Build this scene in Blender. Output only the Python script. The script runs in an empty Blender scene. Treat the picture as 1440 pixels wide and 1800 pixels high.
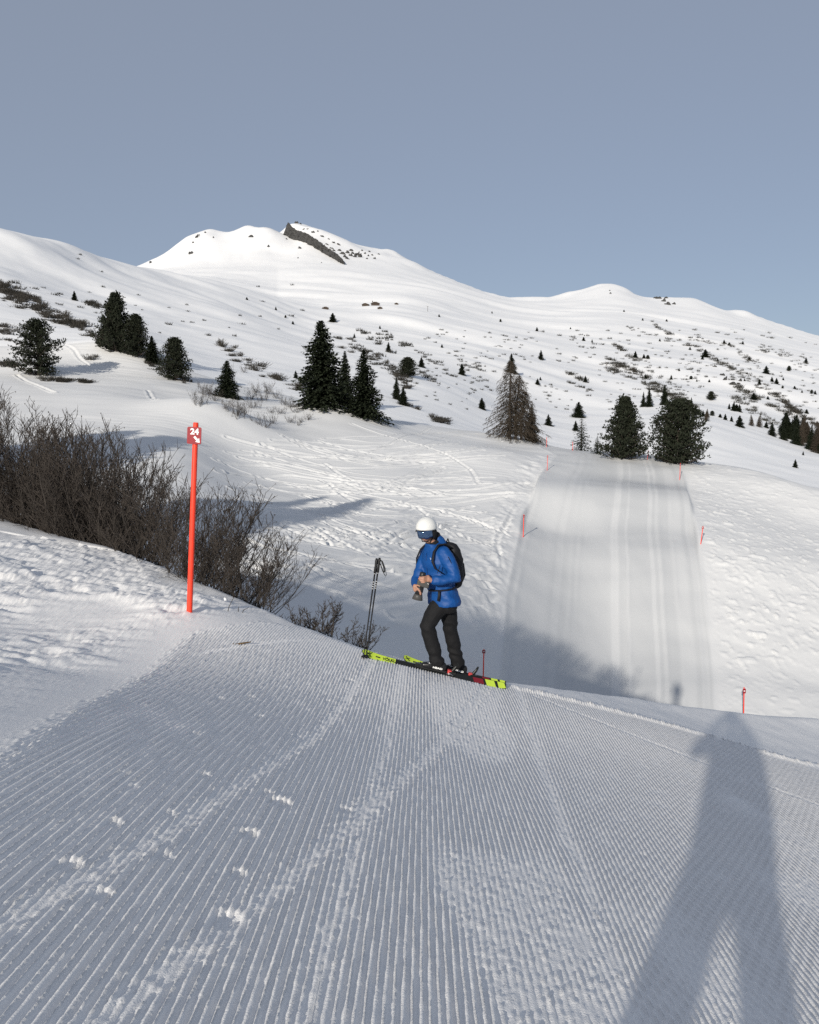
import bpy, bmesh, math, random
import numpy as np
from mathutils import Vector, Matrix, Quaternion

scene = bpy.context.scene
col = scene.collection

# ------------------------------------------------------------------ camera
F_PX = 1444.0                       # focal length in photo pixels (1440 wide)
PITCH = math.radians(5.5)
CZ = 1.6
cam_data = bpy.data.cameras.new('camera')
cam_data.sensor_fit = 'HORIZONTAL'
cam_data.sensor_width = 36.0
cam_data.lens = 36.0 * F_PX / 1440.0
cam_data.clip_start = 0.05
cam_data.clip_end = 20000.0
cam = bpy.data.objects.new('camera', cam_data)
col.objects.link(cam)
cam.location = (0, 0, CZ)
cam.rotation_euler = (math.pi / 2 - PITCH, 0, 0)
scene.camera = cam

# ------------------------------------------------------------------ light
SUN_EL = math.radians(18.2)
SUN_AZ = math.radians(21.8)         # the light travels this far to the right of straight ahead
world = bpy.data.worlds.new('World')
scene.world = world
world.use_nodes = True
wn = world.node_tree
for n in list(wn.nodes):
    wn.nodes.remove(n)
wout = wn.nodes.new('ShaderNodeOutputWorld')
wbg = wn.nodes.new('ShaderNodeBackground')
sky = wn.nodes.new('ShaderNodeTexSky')
sky.sky_type = 'NISHITA'
sky.sun_disc = False
sky.sun_elevation = SUN_EL
sky.sun_rotation = math.pi + SUN_AZ
sky.altitude = 2100.0
sky.air_density = 1.0
sky.dust_density = 4.0
sky.ozone_density = 1.6
veil = wn.nodes.new('ShaderNodeMix')             # thin high haze evens the sky out
veil.data_type = 'RGBA'
veil.inputs['Factor'].default_value = 0.66
veil.inputs['B'].default_value = (2.9, 3.22, 3.85, 1)
wbg.inputs['Strength'].default_value = 0.080
wn.links.new(sky.outputs[0], veil.inputs['A'])
wn.links.new(veil.outputs['Result'], wbg.inputs['Color'])
wn.links.new(wbg.outputs[0], wout.inputs['Surface'])

sun_data = bpy.data.lights.new('sun', 'SUN')
sun_data.energy = 3.2
sun_data.angle = math.radians(0.7)
sun_data.color = (1.0, 0.94, 0.84)
sun = bpy.data.objects.new('sun', sun_data)
col.objects.link(sun)
SUN_DIR = Vector((math.sin(SUN_AZ) * math.cos(SUN_EL), math.cos(SUN_AZ) * math.cos(SUN_EL), -math.sin(SUN_EL)))
sun.rotation_euler = SUN_DIR.to_track_quat('-Z', 'Y').to_euler()
sun.location = (-20, -40, 40)

vs = scene.view_settings
vs.view_transform = 'Standard'
vs.look = 'None'
vs.exposure = 0.5
vs.gamma = 1.0
vs.use_curve_mapping = False
scene.cycles.use_denoising = False

# ------------------------------------------------------------------ helpers
CP, SP = math.cos(PITCH), math.sin(PITCH)

def unproj(px, py, d):
    """photo pixel + forward distance in metres -> point of the place"""
    u = (px - 720.0) / F_PX
    v = (py - 900.0) / F_PX
    fwd = CP - v * SP
    down = v * CP + SP
    return (u / fwd * d, d, CZ - down / fwd * d)

def smooth(e0, e1, x):
    t = np.clip((x - e0) / (e1 - e0), 0, 1)
    return t * t * (3 - 2 * t)

_rs = np.random.RandomState(11)
_tab = _rs.rand(512, 512)

def vn(x, y, seed=0):
    x = np.asarray(x, float) + seed * 17.31
    y = np.asarray(y, float) + seed * 9.77
    xi = np.floor(x).astype(np.int64); yi = np.floor(y).astype(np.int64)
    fx = x - xi; fy = y - yi
    fx = fx * fx * fx * (fx * (fx * 6 - 15) + 10); fy = fy * fy * fy * (fy * (fy * 6 - 15) + 10)
    x0 = xi & 511; x1 = (xi + 1) & 511; y0 = yi & 511; y1 = (yi + 1) & 511
    a = _tab[x0, y0]; b = _tab[x1, y0]; c = _tab[x0, y1]; d = _tab[x1, y1]
    return ((a + (b - a) * fx) * (1 - fy) + (c + (d - c) * fx) * fy) * 2 - 1

def fbm(x, y, octaves=4, seed=0, gain=0.5):
    s = 0; amp = 1.0
    c, sn = 0.8, 0.6
    for i in range(octaves):
        s = s + amp * vn(x, y, seed + i)
        x, y = (x * c - y * sn) * 2.03, (x * sn + y * c) * 2.03
        amp *= gain
    return s

def pchip(xk, yk, x):
    """monotone cubic; xk, yk (K,N) knots per sample, x (N,)"""
    K = xk.shape[0]
    h = np.maximum(np.diff(xk, axis=0), 1e-6)
    s = np.diff(yk, axis=0) / h
    m = np.zeros_like(yk)
    s0, s1 = s[:-1], s[1:]
    w1 = 2 * h[1:] + h[:-1]; w2 = h[1:] + 2 * h[:-1]
    same = (s0 * s1) > 0
    den = np.where(same, w1 / np.where(same, s0, 1) + w2 / np.where(same, s1, 1), 1)
    m[1:-1] = np.where(same, (w1 + w2) / den, 0)
    m[0] = s[0]; m[-1] = s[-1]
    idx = np.clip((xk <= x[None, :]).sum(axis=0) - 1, 0, K - 2)
    ar = np.arange(x.shape[0])
    x0 = xk[idx, ar]; hh = h[idx, ar]
    t = np.clip((x - x0) / hh, -0.5, 1.5)
    y0 = yk[idx, ar]; y1 = yk[idx + 1, ar]; m0 = m[idx, ar]; m1 = m[idx + 1, ar]
    t2 = t * t; t3 = t2 * t
    return (2 * t3 - 3 * t2 + 1) * y0 + (t3 - 2 * t2 + t) * hh * m0 + (-2 * t3 + 3 * t2) * y1 + (t3 - t2) * hh * m1

def pchip1(xs, ys, x):
    xs = np.asarray(xs, float); ys = np.asarray(ys, float)
    x = np.clip(np.asarray(x, float).ravel(), xs[0], xs[-1])
    n = x.shape[0]
    return pchip(np.repeat(xs[:, None], n, 1), np.repeat(ys[:, None], n, 1), x)

# ------------------------------------------------------------------ height of the land
# far land: for some bearings the distances and sight lines of the land's features
COLS = {
 0:    [(20,1010),(40,930),(55,850),(75,750),(95,690),(108,668),(118,650),(135,605),(180,560),(250,510),(350,450),(450,403),(600,425),(2300,470),(3200,540)],
 200:  [(20,1090),(40,985),(55,880),(75,770),(95,697),(110,672),(120,655),(135,612),(190,578),(280,540),(430,495),(580,458),(750,480),(2250,482),(3200,540)],
 320:  [(20,1130),(40,1010),(55,900),(72,795),(92,725),(107,692),(118,672),(132,654),(190,612),(300,562),(450,522),(620,487),(760,500),(2300,470),(3200,540)],
 420:  [(20,1160),(40,1060),(50,955),(75,835),(96,746),(110,704),(122,692),(140,672),(195,630),(300,582),(450,545),(640,512),(780,520),(2320,460),(3200,530)],
 500:  [(20,1190),(38,1095),(47,985),(76,852),(97,752),(110,713),(123,705),(145,682),(205,638),(310,600),(460,570),(650,543),(800,542),(2350,450),(3250,530)],
 565:  [(20,1210),(37,1120),(46,1010),(77,860),(98,754),(112,711),(124,716),(150,690),(220,645),(330,608),(480,580),(680,556),(850,545),(2400,446),(3300,530)],
 640:  [(20,1225),(37,1150),(46,1030),(77,870),(99,768),(115,729),(132,732),(160,700),(230,652),(350,612),(520,577),(720,553),(1000,530),(2400,450),(3300,530)],
 720:  [(20,1235),(39,1185),(48,1045),(77,880),(100,782),(120,746),(142,738),(180,702),(270,652),(400,614),(570,577),(800,546),(1200,510),(2300,468),(3300,550)],
 800:  [(20,1245),(42,1215),(52,1060),(77,895),(101,795),(123,758),(150,752),(200,712),(300,657),(430,620),(620,584),(900,553),(1350,516),(2150,492),(3200,580)],
 900:  [(20,1255),(45,1245),(56,1090),(76,912),(100,808),(124,776),(160,776),(240,727),(350,674),(500,627),(700,592),(1000,561),(1450,536),(1950,521),(3000,620)],
 980:  [(20,1260),(46,1265),(57,1140),(78,932),(98,828),(114,793),(150,798),(240,750),(360,692),(520,642),(730,602),(1050,566),(1500,540),(1950,521),(3000,620)],
 1080: [(20,1270),(46,1295),(56,1200),(78,925),(96,840),(111,797),(150,816),(250,742),(370,702),(540,652),(750,607),(1100,562),(1550,535),(2000,515),(3000,620)],
 1180: [(20,1285),(46,1315),(56,1195),(78,930),(95,848),(108,808),(150,828),(250,723),(380,706),(560,657),(780,614),(1150,573),(1600,544),(2000,521),(3000,630)],
 1320: [(20,1300),(46,1320),(56,1200),(76,960),(92,880),(104,823),(150,836),(250,757),(380,722),(560,668),(780,630),(1150,592),(1600,566),(1950,551),(3000,660)],
 1440: [(20,1315),(46,1325),(56,1215),(74,1000),(88,920),(98,862),(140,868),(230,798),(380,745),(560,692),(780,652),(1150,620),(1500,602),(1800,590),(3000,700)],
}
COLS[-400] = [(d, p - (70 if k >= 8 else 40)) for k, (d, p) in enumerate(COLS[0])]
COLS[1900] = [(d, p + (25 if 2 <= k else 0)) for k, (d, p) in enumerate(COLS[1440])]
SKYLINE = [(-400,430),(0,470),(200,480),(240,467),(268,455),(290,443),(312,427),(330,414),(350,407),(372,401),(388,406),(404,407),(420,400),(437,394),(452,400),(470,410),(488,412),(498,405),(510,392),(522,391),(560,404),(600,420),(640,432),(672,438),(688,438),(704,449),(720,458),(760,476),(800,492),(860,514),(900,521),(930,522),(958,522),(1000,513),(1040,503),(1060,498),(1076,498),(1095,503),(1115,516),(1145,522),(1165,521),(1190,521),(1215,521),(1240,531),(1262,540),(1280,544),(1300,543),(1330,554),(1380,570),(1440,590),(1900,690)]
NK = 15
_cx = sorted(COLS)
FEAT = []                                    # per feature: bearings, distances, heights
for k in range(NK):
    pts = [(c, COLS[c][k][1], COLS[c][k][0]) for c in _cx]
    W = [unproj(*p) for p in pts]
    FEAT.append(([w[0] / w[1] for w in W], [math.log(w[1]) for w in W], [(w[2] - CZ) / w[1] for w in W]))

_AG = np.linspace(-0.80, 0.85, 1651)                 # bearings, one per milliradian
def _blur(v, sig):
    k = np.arange(-int(3 * sig), int(3 * sig) + 1); g = np.exp(-0.5 * (k / sig) ** 2); g /= g.sum()
    return np.convolve(np.pad(v, len(k) // 2, mode='edge'), g, mode='valid')
FD = np.stack([_blur(pchip1(f[0], f[1], _AG), 26) for f in FEAT])
FZ = np.stack([_blur(pchip1(f[0], f[2], _AG), 26) for f in FEAT])
_sk = [unproj(px, py, float(np.exp(np.interp((px - 720) / F_PX, _AG, FD[13])))) for px, py in SKYLINE]
RIDGE = _blur(pchip1([p[0] / p[1] for p in _sk], [p[2] for p in _sk], _AG), 3) - (FZ[13] * np.exp(FD[13]) + CZ)   # how far the summits stand over the smooth mountain
RIDGE[_AG < (225 - 720) / F_PX] = 0
RIDGE = _blur(RIDGE, 3)
RIDGE_S = _blur(RIDGE, 12)

def far_base(X, Y):
    a = np.clip(X / Y, -0.799, 0.849)
    ld = np.log(Y)
    i = (a + 0.80) / 0.001
    i0 = np.clip(i.astype(int), 0, 1649); f = i - i0
    dk = FD[:, i0] * (1 - f) + FD[:, i0 + 1] * f
    zk = FZ[:, i0] * (1 - f) + FZ[:, i0 + 1] * f
    z = pchip(dk, zk, ld) * Y + CZ
    q = ld - dk[13]
    # summits: sharp on the ridge, spreading into broad spurs that run down to the right
    ash = a + np.where(q < 0, q * 0.10, 0) + np.clip(-q * 0.5, 0, .02) * vn(X / 160, Y / 120, 33)
    sharp = np.interp(ash, _AG, RIDGE); soft = np.interp(ash, _AG, RIDGE_S)
    wq = np.where(q < 0, np.exp(-(q / 0.055) ** 2), np.exp(-(q / 0.05) ** 2))
    wd = np.where(q < 0, np.exp(-(q / 0.15) ** 2), np.exp(-(q / 0.12) ** 2))
    z += wd * soft + wq * (sharp - soft)
    z -= 7 * (1 - np.exp(-np.abs(q) / 0.03)) * np.exp(-(q / 0.22) ** 2) * smooth(-0.36, -0.30, a)
    return z

BUMPS = []
def far_height(X, Y):
    X = np.asarray(X, float).ravel(); Y = np.asarray(Y, float).ravel()
    z = np.empty_like(X)
    for i in range(0, len(X), 60000):
        z[i:i + 60000] = far_base(X[i:i + 60000], np.maximum(Y[i:i + 60000], 15))
    # rolls and gullies running down to the right
    u = X * 0.80 - Y * 0.60; w = X * 0.60 + Y * 0.80
    big = smooth(160, 700, Y)
    cut = 1 - 0.75 * smooth(1500, 1800, Y)
    z += big * cut * 4.0 * fbm(u / 420, w / 170, 3, 3, 0.45)
    z += smooth(130, 420, Y) * cut * 2.3 * fbm(u / 150, w / 52, 3, 7, 0.45)
    z += smooth(60, 220, Y) * 0.30 * fbm(u / 44, w / 17, 3, 12, 0.45)
    z += smooth(1500, 2000, Y) * 1.4 * (fbm(X / 70, Y / 70, 4, 15))
    z += smooth(30, 60, Y) * 0.16 * fbm(X / 14, Y / 9, 3, 19)
    for bx, by, bh, rx, ry in BUMPS:
        z += bh * np.exp(-((X - bx) / rx) ** 2 - ((Y - by) / ry) ** 2)
    return z

for _px, _py, _d, _h, _rx, _ry in [(400, 697, 90, 2.0, 7, 6), (360, 700, 93, 0.8, 6, 5), (610, 712, 110, 0.7, 6, 5), (215, 612, 136, 1.5, 10, 8), (70, 655, 118, 0.8, 6, 5),
                                   (1100, 800, 113, 0.3, 8, 4), (905, 772, 126, 0.8, 9, 7), (830, 790, 100, 0.9, 10, 7), (545, 905, 62, 0.5, 6, 5)]:
    _p = unproj(_px, _py, _d)
    BUMPS.append((_p[0], _p[1], _h, _rx, _ry))

# near land: the roll the camera stands on
def plane_z(X, Y):
    return -0.14 * Y - 0.20 * X
CTRL = []
for x, y in [(0,0),(0,-5),(-5,-5),(5,-5),(-1.1,2.2),(1.1,2.2),(0,2.2),(-1.6,5),(0,5),(2,5),(0,7.5),(2.3,7.5),(4,7.2),(-5,0),(5,0),(-9,0),(9,0),(-9,-9),(9,-9),(0,-14)]:
    CTRL.append((x, y, plane_z(x, y)))
for p in [(-320,775,18),(-700,630,18),(-1150,480,18),(-320,1090,7.2),(0,908,16.5),(200,965,14.5),(400,1045,12.2),(520,1095,10.9),(640,1151,9.85),(700,1164,9.85),(780,1183,9.85),(840,1197,9.85),(890,1208,9.85),(1130,1229,12.2),(1440,1263,13),(1800,1300,13.5),
          (333,1079,10.0),(0,1330,4.3),(0,1100,8.8),(150,1180,7.3),(330,1114,9.2),(150,1040,10.8),(1440,1350,9.5),(1150,1270,9.7)]:
    CTRL.append(unproj(*p))
_C = np.array(CTRL)
def _tk(r2):
    return r2 * np.log(np.maximum(r2, 1e-9)) * 0.5
_n = len(_C)
_A = np.zeros((_n + 3, _n + 3))
_r2 = (_C[:, None, 0] - _C[None, :, 0]) ** 2 + (_C[:, None, 1] - _C[None, :, 1]) ** 2
_A[:_n, :_n] = _tk(_r2) + np.eye(_n) * 0.02
_A[:_n, _n] = 1; _A[:_n, _n + 1:] = _C[:, :2]
_A[_n, :_n] = 1; _A[_n + 1:, :_n] = _C[:, :2].T
_w = np.linalg.solve(_A, np.concatenate([_C[:, 2] - plane_z(_C[:, 0], _C[:, 1]), np.zeros(3)]))
CREST_A = [(p - 720) / F_PX for p in (-500, -300, 0, 200, 400, 520, 640, 780, 888, 1000, 1130, 1440, 1900)]
CREST_D = [19, 18, 16.5, 14.5, 12.2, 10.9, 10.3, 10.2, 10.25, 11.0, 12.2, 13, 14]

def near_height(X, Y):
    X = np.asarray(X, float).ravel(); Y = np.asarray(Y, float).ravel()
    z = plane_z(X, Y)
    for i in range(0, len(X), 50000):
        s = slice(i, i + 50000)
        r2 = (X[s, None] - _C[None, :, 0]) ** 2 + (Y[s, None] - _C[None, :, 1]) ** 2
        z[s] += (_tk(r2) @ _w[:_n] + _w[_n] + _w[_n + 1] * X[s] + _w[_n + 2] * Y[s]) * np.exp(-np.maximum(np.hypot(X[s], Y[s] - 5) - 21, 0) / 8)
    dc = np.interp(X / np.maximum(Y, 3), CREST_A, CREST_D)
    t = np.maximum(Y - dc + 0.3, 0)
    tm = 0.95
    z -= np.where(t < tm, 0.27 * t * t, 0.27 * tm * tm + 0.54 * tm * (t - tm))
    return z

def height(X, Y):
    X = np.asarray(X, float).ravel(); Y = np.asarray(Y, float).ravel()
    w = smooth(18.5, 25, Y)
    zn = np.zeros_like(X); zf = np.zeros_like(X)
    m = w < 1
    if m.any(): zn[m] = near_height(X[m], Y[m])
    m2 = w > 0
    if m2.any(): zf[m2] = far_height(X[m2], Y[m2])
    return zn * (1 - w) + zf * w

def h1(x, y):
    return float(height(np.array([x]), np.array([y]))[0])

_DS = np.exp(np.linspace(math.log(3.0), math.log(2600.0), 5200))
def hit(px, py, dmin=20.0, dmax=2600.0):
    """where the sight line through a photo pixel first meets the land"""
    P = np.array(unproj(px, py, 1.0)) - np.array([0, 0, CZ])
    ds = _DS[(_DS >= dmin) & (_DS <= dmax)]
    X = P[0] * ds; Z = CZ + P[2] * ds
    g = height(X, ds)
    below = np.nonzero(Z <= g)[0]
    if len(below) == 0:
        i = int(np.argmin((Z - g) / ds))
    else:
        i = int(below[0])
    return float(X[i]), float(ds[i]), float(g[i])

# ------------------------------------------------------------------ materials
MATS = {}
def mat(name, base, rough=0.6, metal=0.0, noise=None, bump=None, spec=0.3, coat=0.0):
    if name in MATS: return MATS[name]
    m = bpy.data.materials.new(name); m.use_nodes = True
    nt = m.node_tree; b = nt.nodes['Principled BSDF']
    b.inputs['Base Color'].default_value = (*base, 1)
    b.inputs['Roughness'].default_value = rough
    b.inputs['Metallic'].default_value = metal
    b.inputs['Specular IOR Level'].default_value = spec
    b.inputs['Coat Weight'].default_value = coat
    tc = nt.nodes.new('ShaderNodeTexCoord')
    if noise:
        sc, amt = noise
        n = nt.nodes.new('ShaderNodeTexNoise'); n.inputs['Scale'].default_value = sc; n.inputs['Detail'].default_value = 4
        mix = nt.nodes.new('ShaderNodeMix'); mix.data_type = 'RGBA'
        mix.inputs['A'].default_value = (*[c * (1 - amt) for c in base], 1)
        mix.inputs['B'].default_value = (*[min(1, c * (1 + amt)) for c in base], 1)
        nt.links.new(tc.outputs['Object'], n.inputs['Vector'])
        nt.links.new(n.outputs['Fac'], mix.inputs['Factor'])
        nt.links.new(mix.outputs['Result'], b.inputs['Base Color'])
    if bump:
        sc, st, dist = bump
        n2 = nt.nodes.new('ShaderNodeTexNoise'); n2.inputs['Scale'].default_value = sc; n2.inputs['Detail'].default_value = 3
        bp = nt.nodes.new('ShaderNodeBump'); bp.inputs['Strength'].default_value = st; bp.inputs['Distance'].default_value = dist
        nt.links.new(tc.outputs['Object'], n2.inputs['Vector'])
        nt.links.new(n2.outputs['Fac'], bp.inputs['Height'])
        nt.links.new(bp.outputs['Normal'], b.inputs['Normal'])
    MATS[name] = m
    return m

def snow_mat(name, layers, base=(0.90, 0.895, 0.885), lane=False, rough=0.55):
    """layers: (scale, strength, distance, stretch xyz)"""
    m = bpy.data.materials.new(name); m.use_nodes = True
    nt = m.node_tree; b = nt.nodes['Principled BSDF']
    b.inputs['Base Color'].default_value = (*base, 1)
    b.inputs['Roughness'].default_value = rough
    b.inputs['Specular IOR Level'].default_value = 0.25
    tc = nt.nodes.new('ShaderNodeTexCoord')
    prev = None
    for sc, st, dist, stretch, rot in layers:
        mp = nt.nodes.new('ShaderNodeMapping'); mp.inputs['Scale'].default_value = stretch; mp.inputs['Rotation'].default_value = (0, 0, rot)
        n = nt.nodes.new('ShaderNodeTexNoise'); n.inputs['Scale'].default_value = sc; n.inputs['Detail'].default_value = 4; n.inputs['Roughness'].default_value = 0.55
        bp = nt.nodes.new('ShaderNodeBump'); bp.inputs['Strength'].default_value = st; bp.inputs['Distance'].default_value = dist
        nt.links.new(tc.outputs['Object'], mp.inputs['Vector']); nt.links.new(mp.outputs[0], n.inputs['Vector'])
        nt.links.new(n.outputs['Fac'], bp.inputs['Height'])
        if prev: nt.links.new(prev.outputs['Normal'], bp.inputs['Normal'])
        prev = bp
    if prev: nt.links.new(prev.outputs['Normal'], b.inputs['Normal'])
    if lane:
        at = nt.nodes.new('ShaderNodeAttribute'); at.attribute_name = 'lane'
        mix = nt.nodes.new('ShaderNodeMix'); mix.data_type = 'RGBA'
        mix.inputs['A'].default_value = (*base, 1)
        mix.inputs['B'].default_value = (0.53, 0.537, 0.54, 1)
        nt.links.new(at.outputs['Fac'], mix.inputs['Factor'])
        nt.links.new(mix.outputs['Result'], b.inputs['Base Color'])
    return m

# ------------------------------------------------------------------ mesh helpers
def link(o, parent=None):
    col.objects.link(o)
    if parent is not None: o.parent = parent
    return o

def tag(o, label, cat, group=None):
    o['label'] = label; o['category'] = cat
    if group: o['group'] = group
    return o

def empty(name, loc=(0, 0, 0), rz=0.0):
    o = bpy.data.objects.new(name, None); o.location = loc; o.rotation_euler = (0, 0, rz)
    o.empty_display_size = 0.2
    return link(o)

def np_mesh(name, V, Q, material, smooth_sh=True):
    me = bpy.data.meshes.new(name)
    nv, nq = len(V), len(Q)
    me.vertices.add(nv); me.vertices.foreach_set('co', np.ascontiguousarray(V, dtype=np.float32).ravel())
    me.loops.add(nq * 4); me.loops.foreach_set('vertex_index', np.ascontiguousarray(Q, dtype=np.int32).ravel())
    me.polygons.add(nq)
    me.polygons.foreach_set('loop_start', np.arange(0, nq * 4, 4, dtype=np.int32))
    me.polygons.foreach_set('use_smooth', np.full(nq, smooth_sh))
    me.update(calc_edges=True)
    me.materials.append(material)
    return me

def grid_quads(nr, nc, keep=None):
    i = np.arange(nr * nc).reshape(nr, nc)
    Q = np.stack([i[:-1, :-1], i[:-1, 1:], i[1:, 1:], i[1:, :-1]], -1).reshape(-1, 4)
    if keep is not None: Q = Q[keep.reshape(-1)]
    return Q

def compact(V, Q):
    used = np.unique(Q)
    mp = np.full(len(V), -1, np.int64); mp[used] = np.arange(len(used))
    return V[used], mp[Q], used

class MB:
    def __init__(s): s.v = []; s.f = []
    def add(s, vs_, fs_):
        o = len(s.v); s.v.extend([tuple(q) for q in vs_]); s.f.extend([tuple(i + o for i in f) for f in fs_])
    def box(s, c, size, R=None):
        vs_ = []
        for sx in (-.5, .5):
            for sy in (-.5, .5):
                for sz in (-.5, .5):
                    p = Vector((sx * size[0], sy * size[1], sz * size[2]))
                    if R is not None: p = R @ p
                    vs_.append(p + Vector(c))
        s.add(vs_, [(0, 1, 3, 2), (4, 6, 7, 5), (0, 4, 5, 1), (2, 3, 7, 6), (0, 2, 6, 4), (1, 5, 7, 3)])
    def tube(s, pts, radii, n=8, cap=True, flat=1.0):
        pts = [Vector(p) for p in pts]
        rings = []; ref = None
        for i, p in enumerate(pts):
            d = (pts[min(i + 1, len(pts) - 1)] - pts[max(i - 1, 0)])
            if d.length < 1e-9: d = Vector((0, 0, 1))
            d.normalize()
            if ref is None:
                ref = Vector((1, 0, 0)) if abs(d.x) < 0.8 else Vector((0, 1, 0))
            a = (ref - d * ref.dot(d))
            if a.length < 1e-6: a = d.orthogonal()
            a.normalize(); ref = a; b = d.cross(a)
            r = radii[i] if hasattr(radii, '__len__') else radii
            rings.append([p + (a * math.cos(t) + b * math.sin(t) * flat) * r for t in (2 * math.pi * k / n for k in range(n))])
        o = len(s.v)
        for rg in rings: s.v.extend(tuple(q) for q in rg)
        for i in range(len(rings) - 1):
            for k in range(n):
                k2 = (k + 1) % n
                s.f.append((o + i * n + k, o + i * n + k2, o + (i + 1) * n + k2, o + (i + 1) * n + k))
        if cap:
            s.f.append(tuple(o + k for k in range(n - 1, -1, -1)))
            s.f.append(tuple(o + (len(rings) - 1) * n + k for k in range(n)))
    def capsule(s, pts, radii, n=14, flat=1.0):
        """tube with rounded ends"""
        pts = [Vector(p) for p in pts]
        if not hasattr(radii, '__len__'): radii = [radii] * len(pts)
        d0 = (pts[0] - pts[1]).normalized(); d1 = (pts[-1] - pts[-2]).normalized()
        P, R = [], []
        for t in (85, 60, 30):
            t = math.radians(t); P.append(pts[0] + d0 * radii[0] * math.sin(t)); R.append(radii[0] * math.cos(t))
        P += pts; R += list(radii)
        for t in (30, 60, 85):
            t = math.radians(t); P.append(pts[-1] + d1 * radii[-1] * math.sin(t)); R.append(radii[-1] * math.cos(t))
        s.tube(P, R, n, True, flat)
    def loft(s, secs, n=24, power=2.0):
        """secs: (centre, u-vector, v-vector)"""
        o = len(s.v)
        for c, u, v in secs:
            c, u, v = Vector(c), Vector(u), Vector(v)
            for k in range(n):
                t = 2 * math.pi * k / n
                ct, st = math.cos(t), math.sin(t)
                e = 2.0 / power
                s.v.append(tuple(c + u * math.copysign(abs(ct) ** e, ct) + v * math.copysign(abs(st) ** e, st)))
        for i in range(len(secs) - 1):
            for k in range(n):
                k2 = (k + 1) % n
                s.f.append((o + i * n + k, o + i * n + k2, o + (i + 1) * n + k2, o + (i + 1) * n + k))
        s.f.append(tuple(o + k for k in range(n - 1, -1, -1)))
        s.f.append(tuple(o + (len(secs) - 1) * n + k for k in range(n)))
    def ball(s, c, r, n=14, m=9, R=None):
        c = Vector(c); o = len(s.v)
        if not hasattr(r, '__len__'): r = (r, r, r)
        for i in range(m + 1):
            ph = math.pi * i / m
            for k in range(n):
                t = 2 * math.pi * k / n
                p = Vector((r[0] * math.sin(ph) * math.cos(t), r[1] * math.sin(ph) * math.sin(t), r[2] * math.cos(ph)))
                if R is not None: p = R @ p
                s.v.append(tuple(c + p))
        for i in range(m):
            for k in range(n):
                k2 = (k + 1) % n
                s.f.append((o + i * n + k, o + (i + 1) * n + k, o + (i + 1) * n + k2, o + i * n + k2))
    def mesh(s, name, material, sm=True):
        me = bpy.data.meshes.new(name)
        me.from_pydata(s.v, [], s.f); me.update()
        me.polygons.foreach_set('use_smooth', np.full(len(me.polygons), sm))
        me.materials.append(material)
        return me
    def build(s, name, material, parent=None, sm=True, bevel=0.0):
        o = bpy.data.objects.new(name, s.mesh(name, material, sm))
        link(o, parent)
        if bevel:
            md = o.modifiers.new('bevel', 'BEVEL'); md.width = bevel; md.segments = 2; md.limit_method = 'ANGLE'
        return o

def fuse(name, mb, voxel, material, parent=None, smooth_it=3, wrinkle=None):
    """one continuous skin over overlapping volumes"""
    tmp = bpy.data.objects.new(name, mb.mesh(name + '_tmp', material))
    link(tmp)
    bm = bmesh.new(); bm.from_mesh(tmp.data); bmesh.ops.recalc_face_normals(bm, faces=bm.faces); bm.to_mesh(tmp.data); bm.free()
    r = tmp.modifiers.new('r', 'REMESH'); r.mode = 'VOXEL'; r.voxel_size = voxel
    if smooth_it:
        sm = tmp.modifiers.new('s', 'SMOOTH'); sm.factor = 0.5; sm.iterations = smooth_it
    dg = bpy.context.evaluated_depsgraph_get()
    me = bpy.data.meshes.new_from_object(tmp.evaluated_get(dg))
    bpy.data.objects.remove(tmp)
    nv = len(me.vertices)
    if wrinkle:
        co = np.empty(nv * 3, np.float32); me.vertices.foreach_get('co', co); co = co.reshape(-1, 3)
        no = np.empty(nv * 3, np.float32); me.vertices.foreach_get('normal', no); no = no.reshape(-1, 3)
        co += no * wrinkle(co)[:, None]
        me.vertices.foreach_set('co', co.ravel())
    me.polygons.foreach_set('use_smooth', np.full(len(me.polygons), True))
    me.materials.clear(); me.materials.append(material); me.update()
    me.name = name
    o = bpy.data.objects.new(name, me)
    return link(o, parent)

# ------------------------------------------------------------------ the snow underfoot
def px_world(px, py, d):
    return unproj(px, py, d)

def ground_px(px, py):
    """sight line against the near roll only"""
    return hit(px, py, 1.5, 17)

# edge of the groomed run on the left, and on the right along the roll
_le = [unproj(0, 1330, 4.3), unproj(150, 1225, 6.0), unproj(330, 1114, 9.2), unproj(450, 1108, 10.2), unproj(520, 1102, 10.8)]
LE_Y = [-20, 0] + [p[1] for p in _le] + [30]
LE_X = [-2.0, -1.9] + [p[0] for p in _le] + [_le[-1][0] + 0.5]

def dist_poly(X, Y, pts):
    """distance to a polyline and the signed side"""
    best = np.full(X.shape, 1e9); side = np.zeros(X.shape); along = np.zeros(X.shape)
    L = 0
    for (x0, y0), (x1, y1) in zip(pts[:-1], pts[1:]):
        dx, dy = x1 - x0, y1 - y0
        l2 = dx * dx + dy * dy; l = math.sqrt(l2)
        t = np.clip(((X - x0) * dx + (Y - y0) * dy) / l2, 0, 1)
        d = np.hypot(X - x0 - t * dx, Y - y0 - t * dy)
        s = ((X - x0) * dy - (Y - y0) * dx) / l
        m = d < best
        best = np.where(m, d, best); side = np.where(m, s, side); along = np.where(m, L + t * l, along)
        L += l
    return best, side, along

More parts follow.
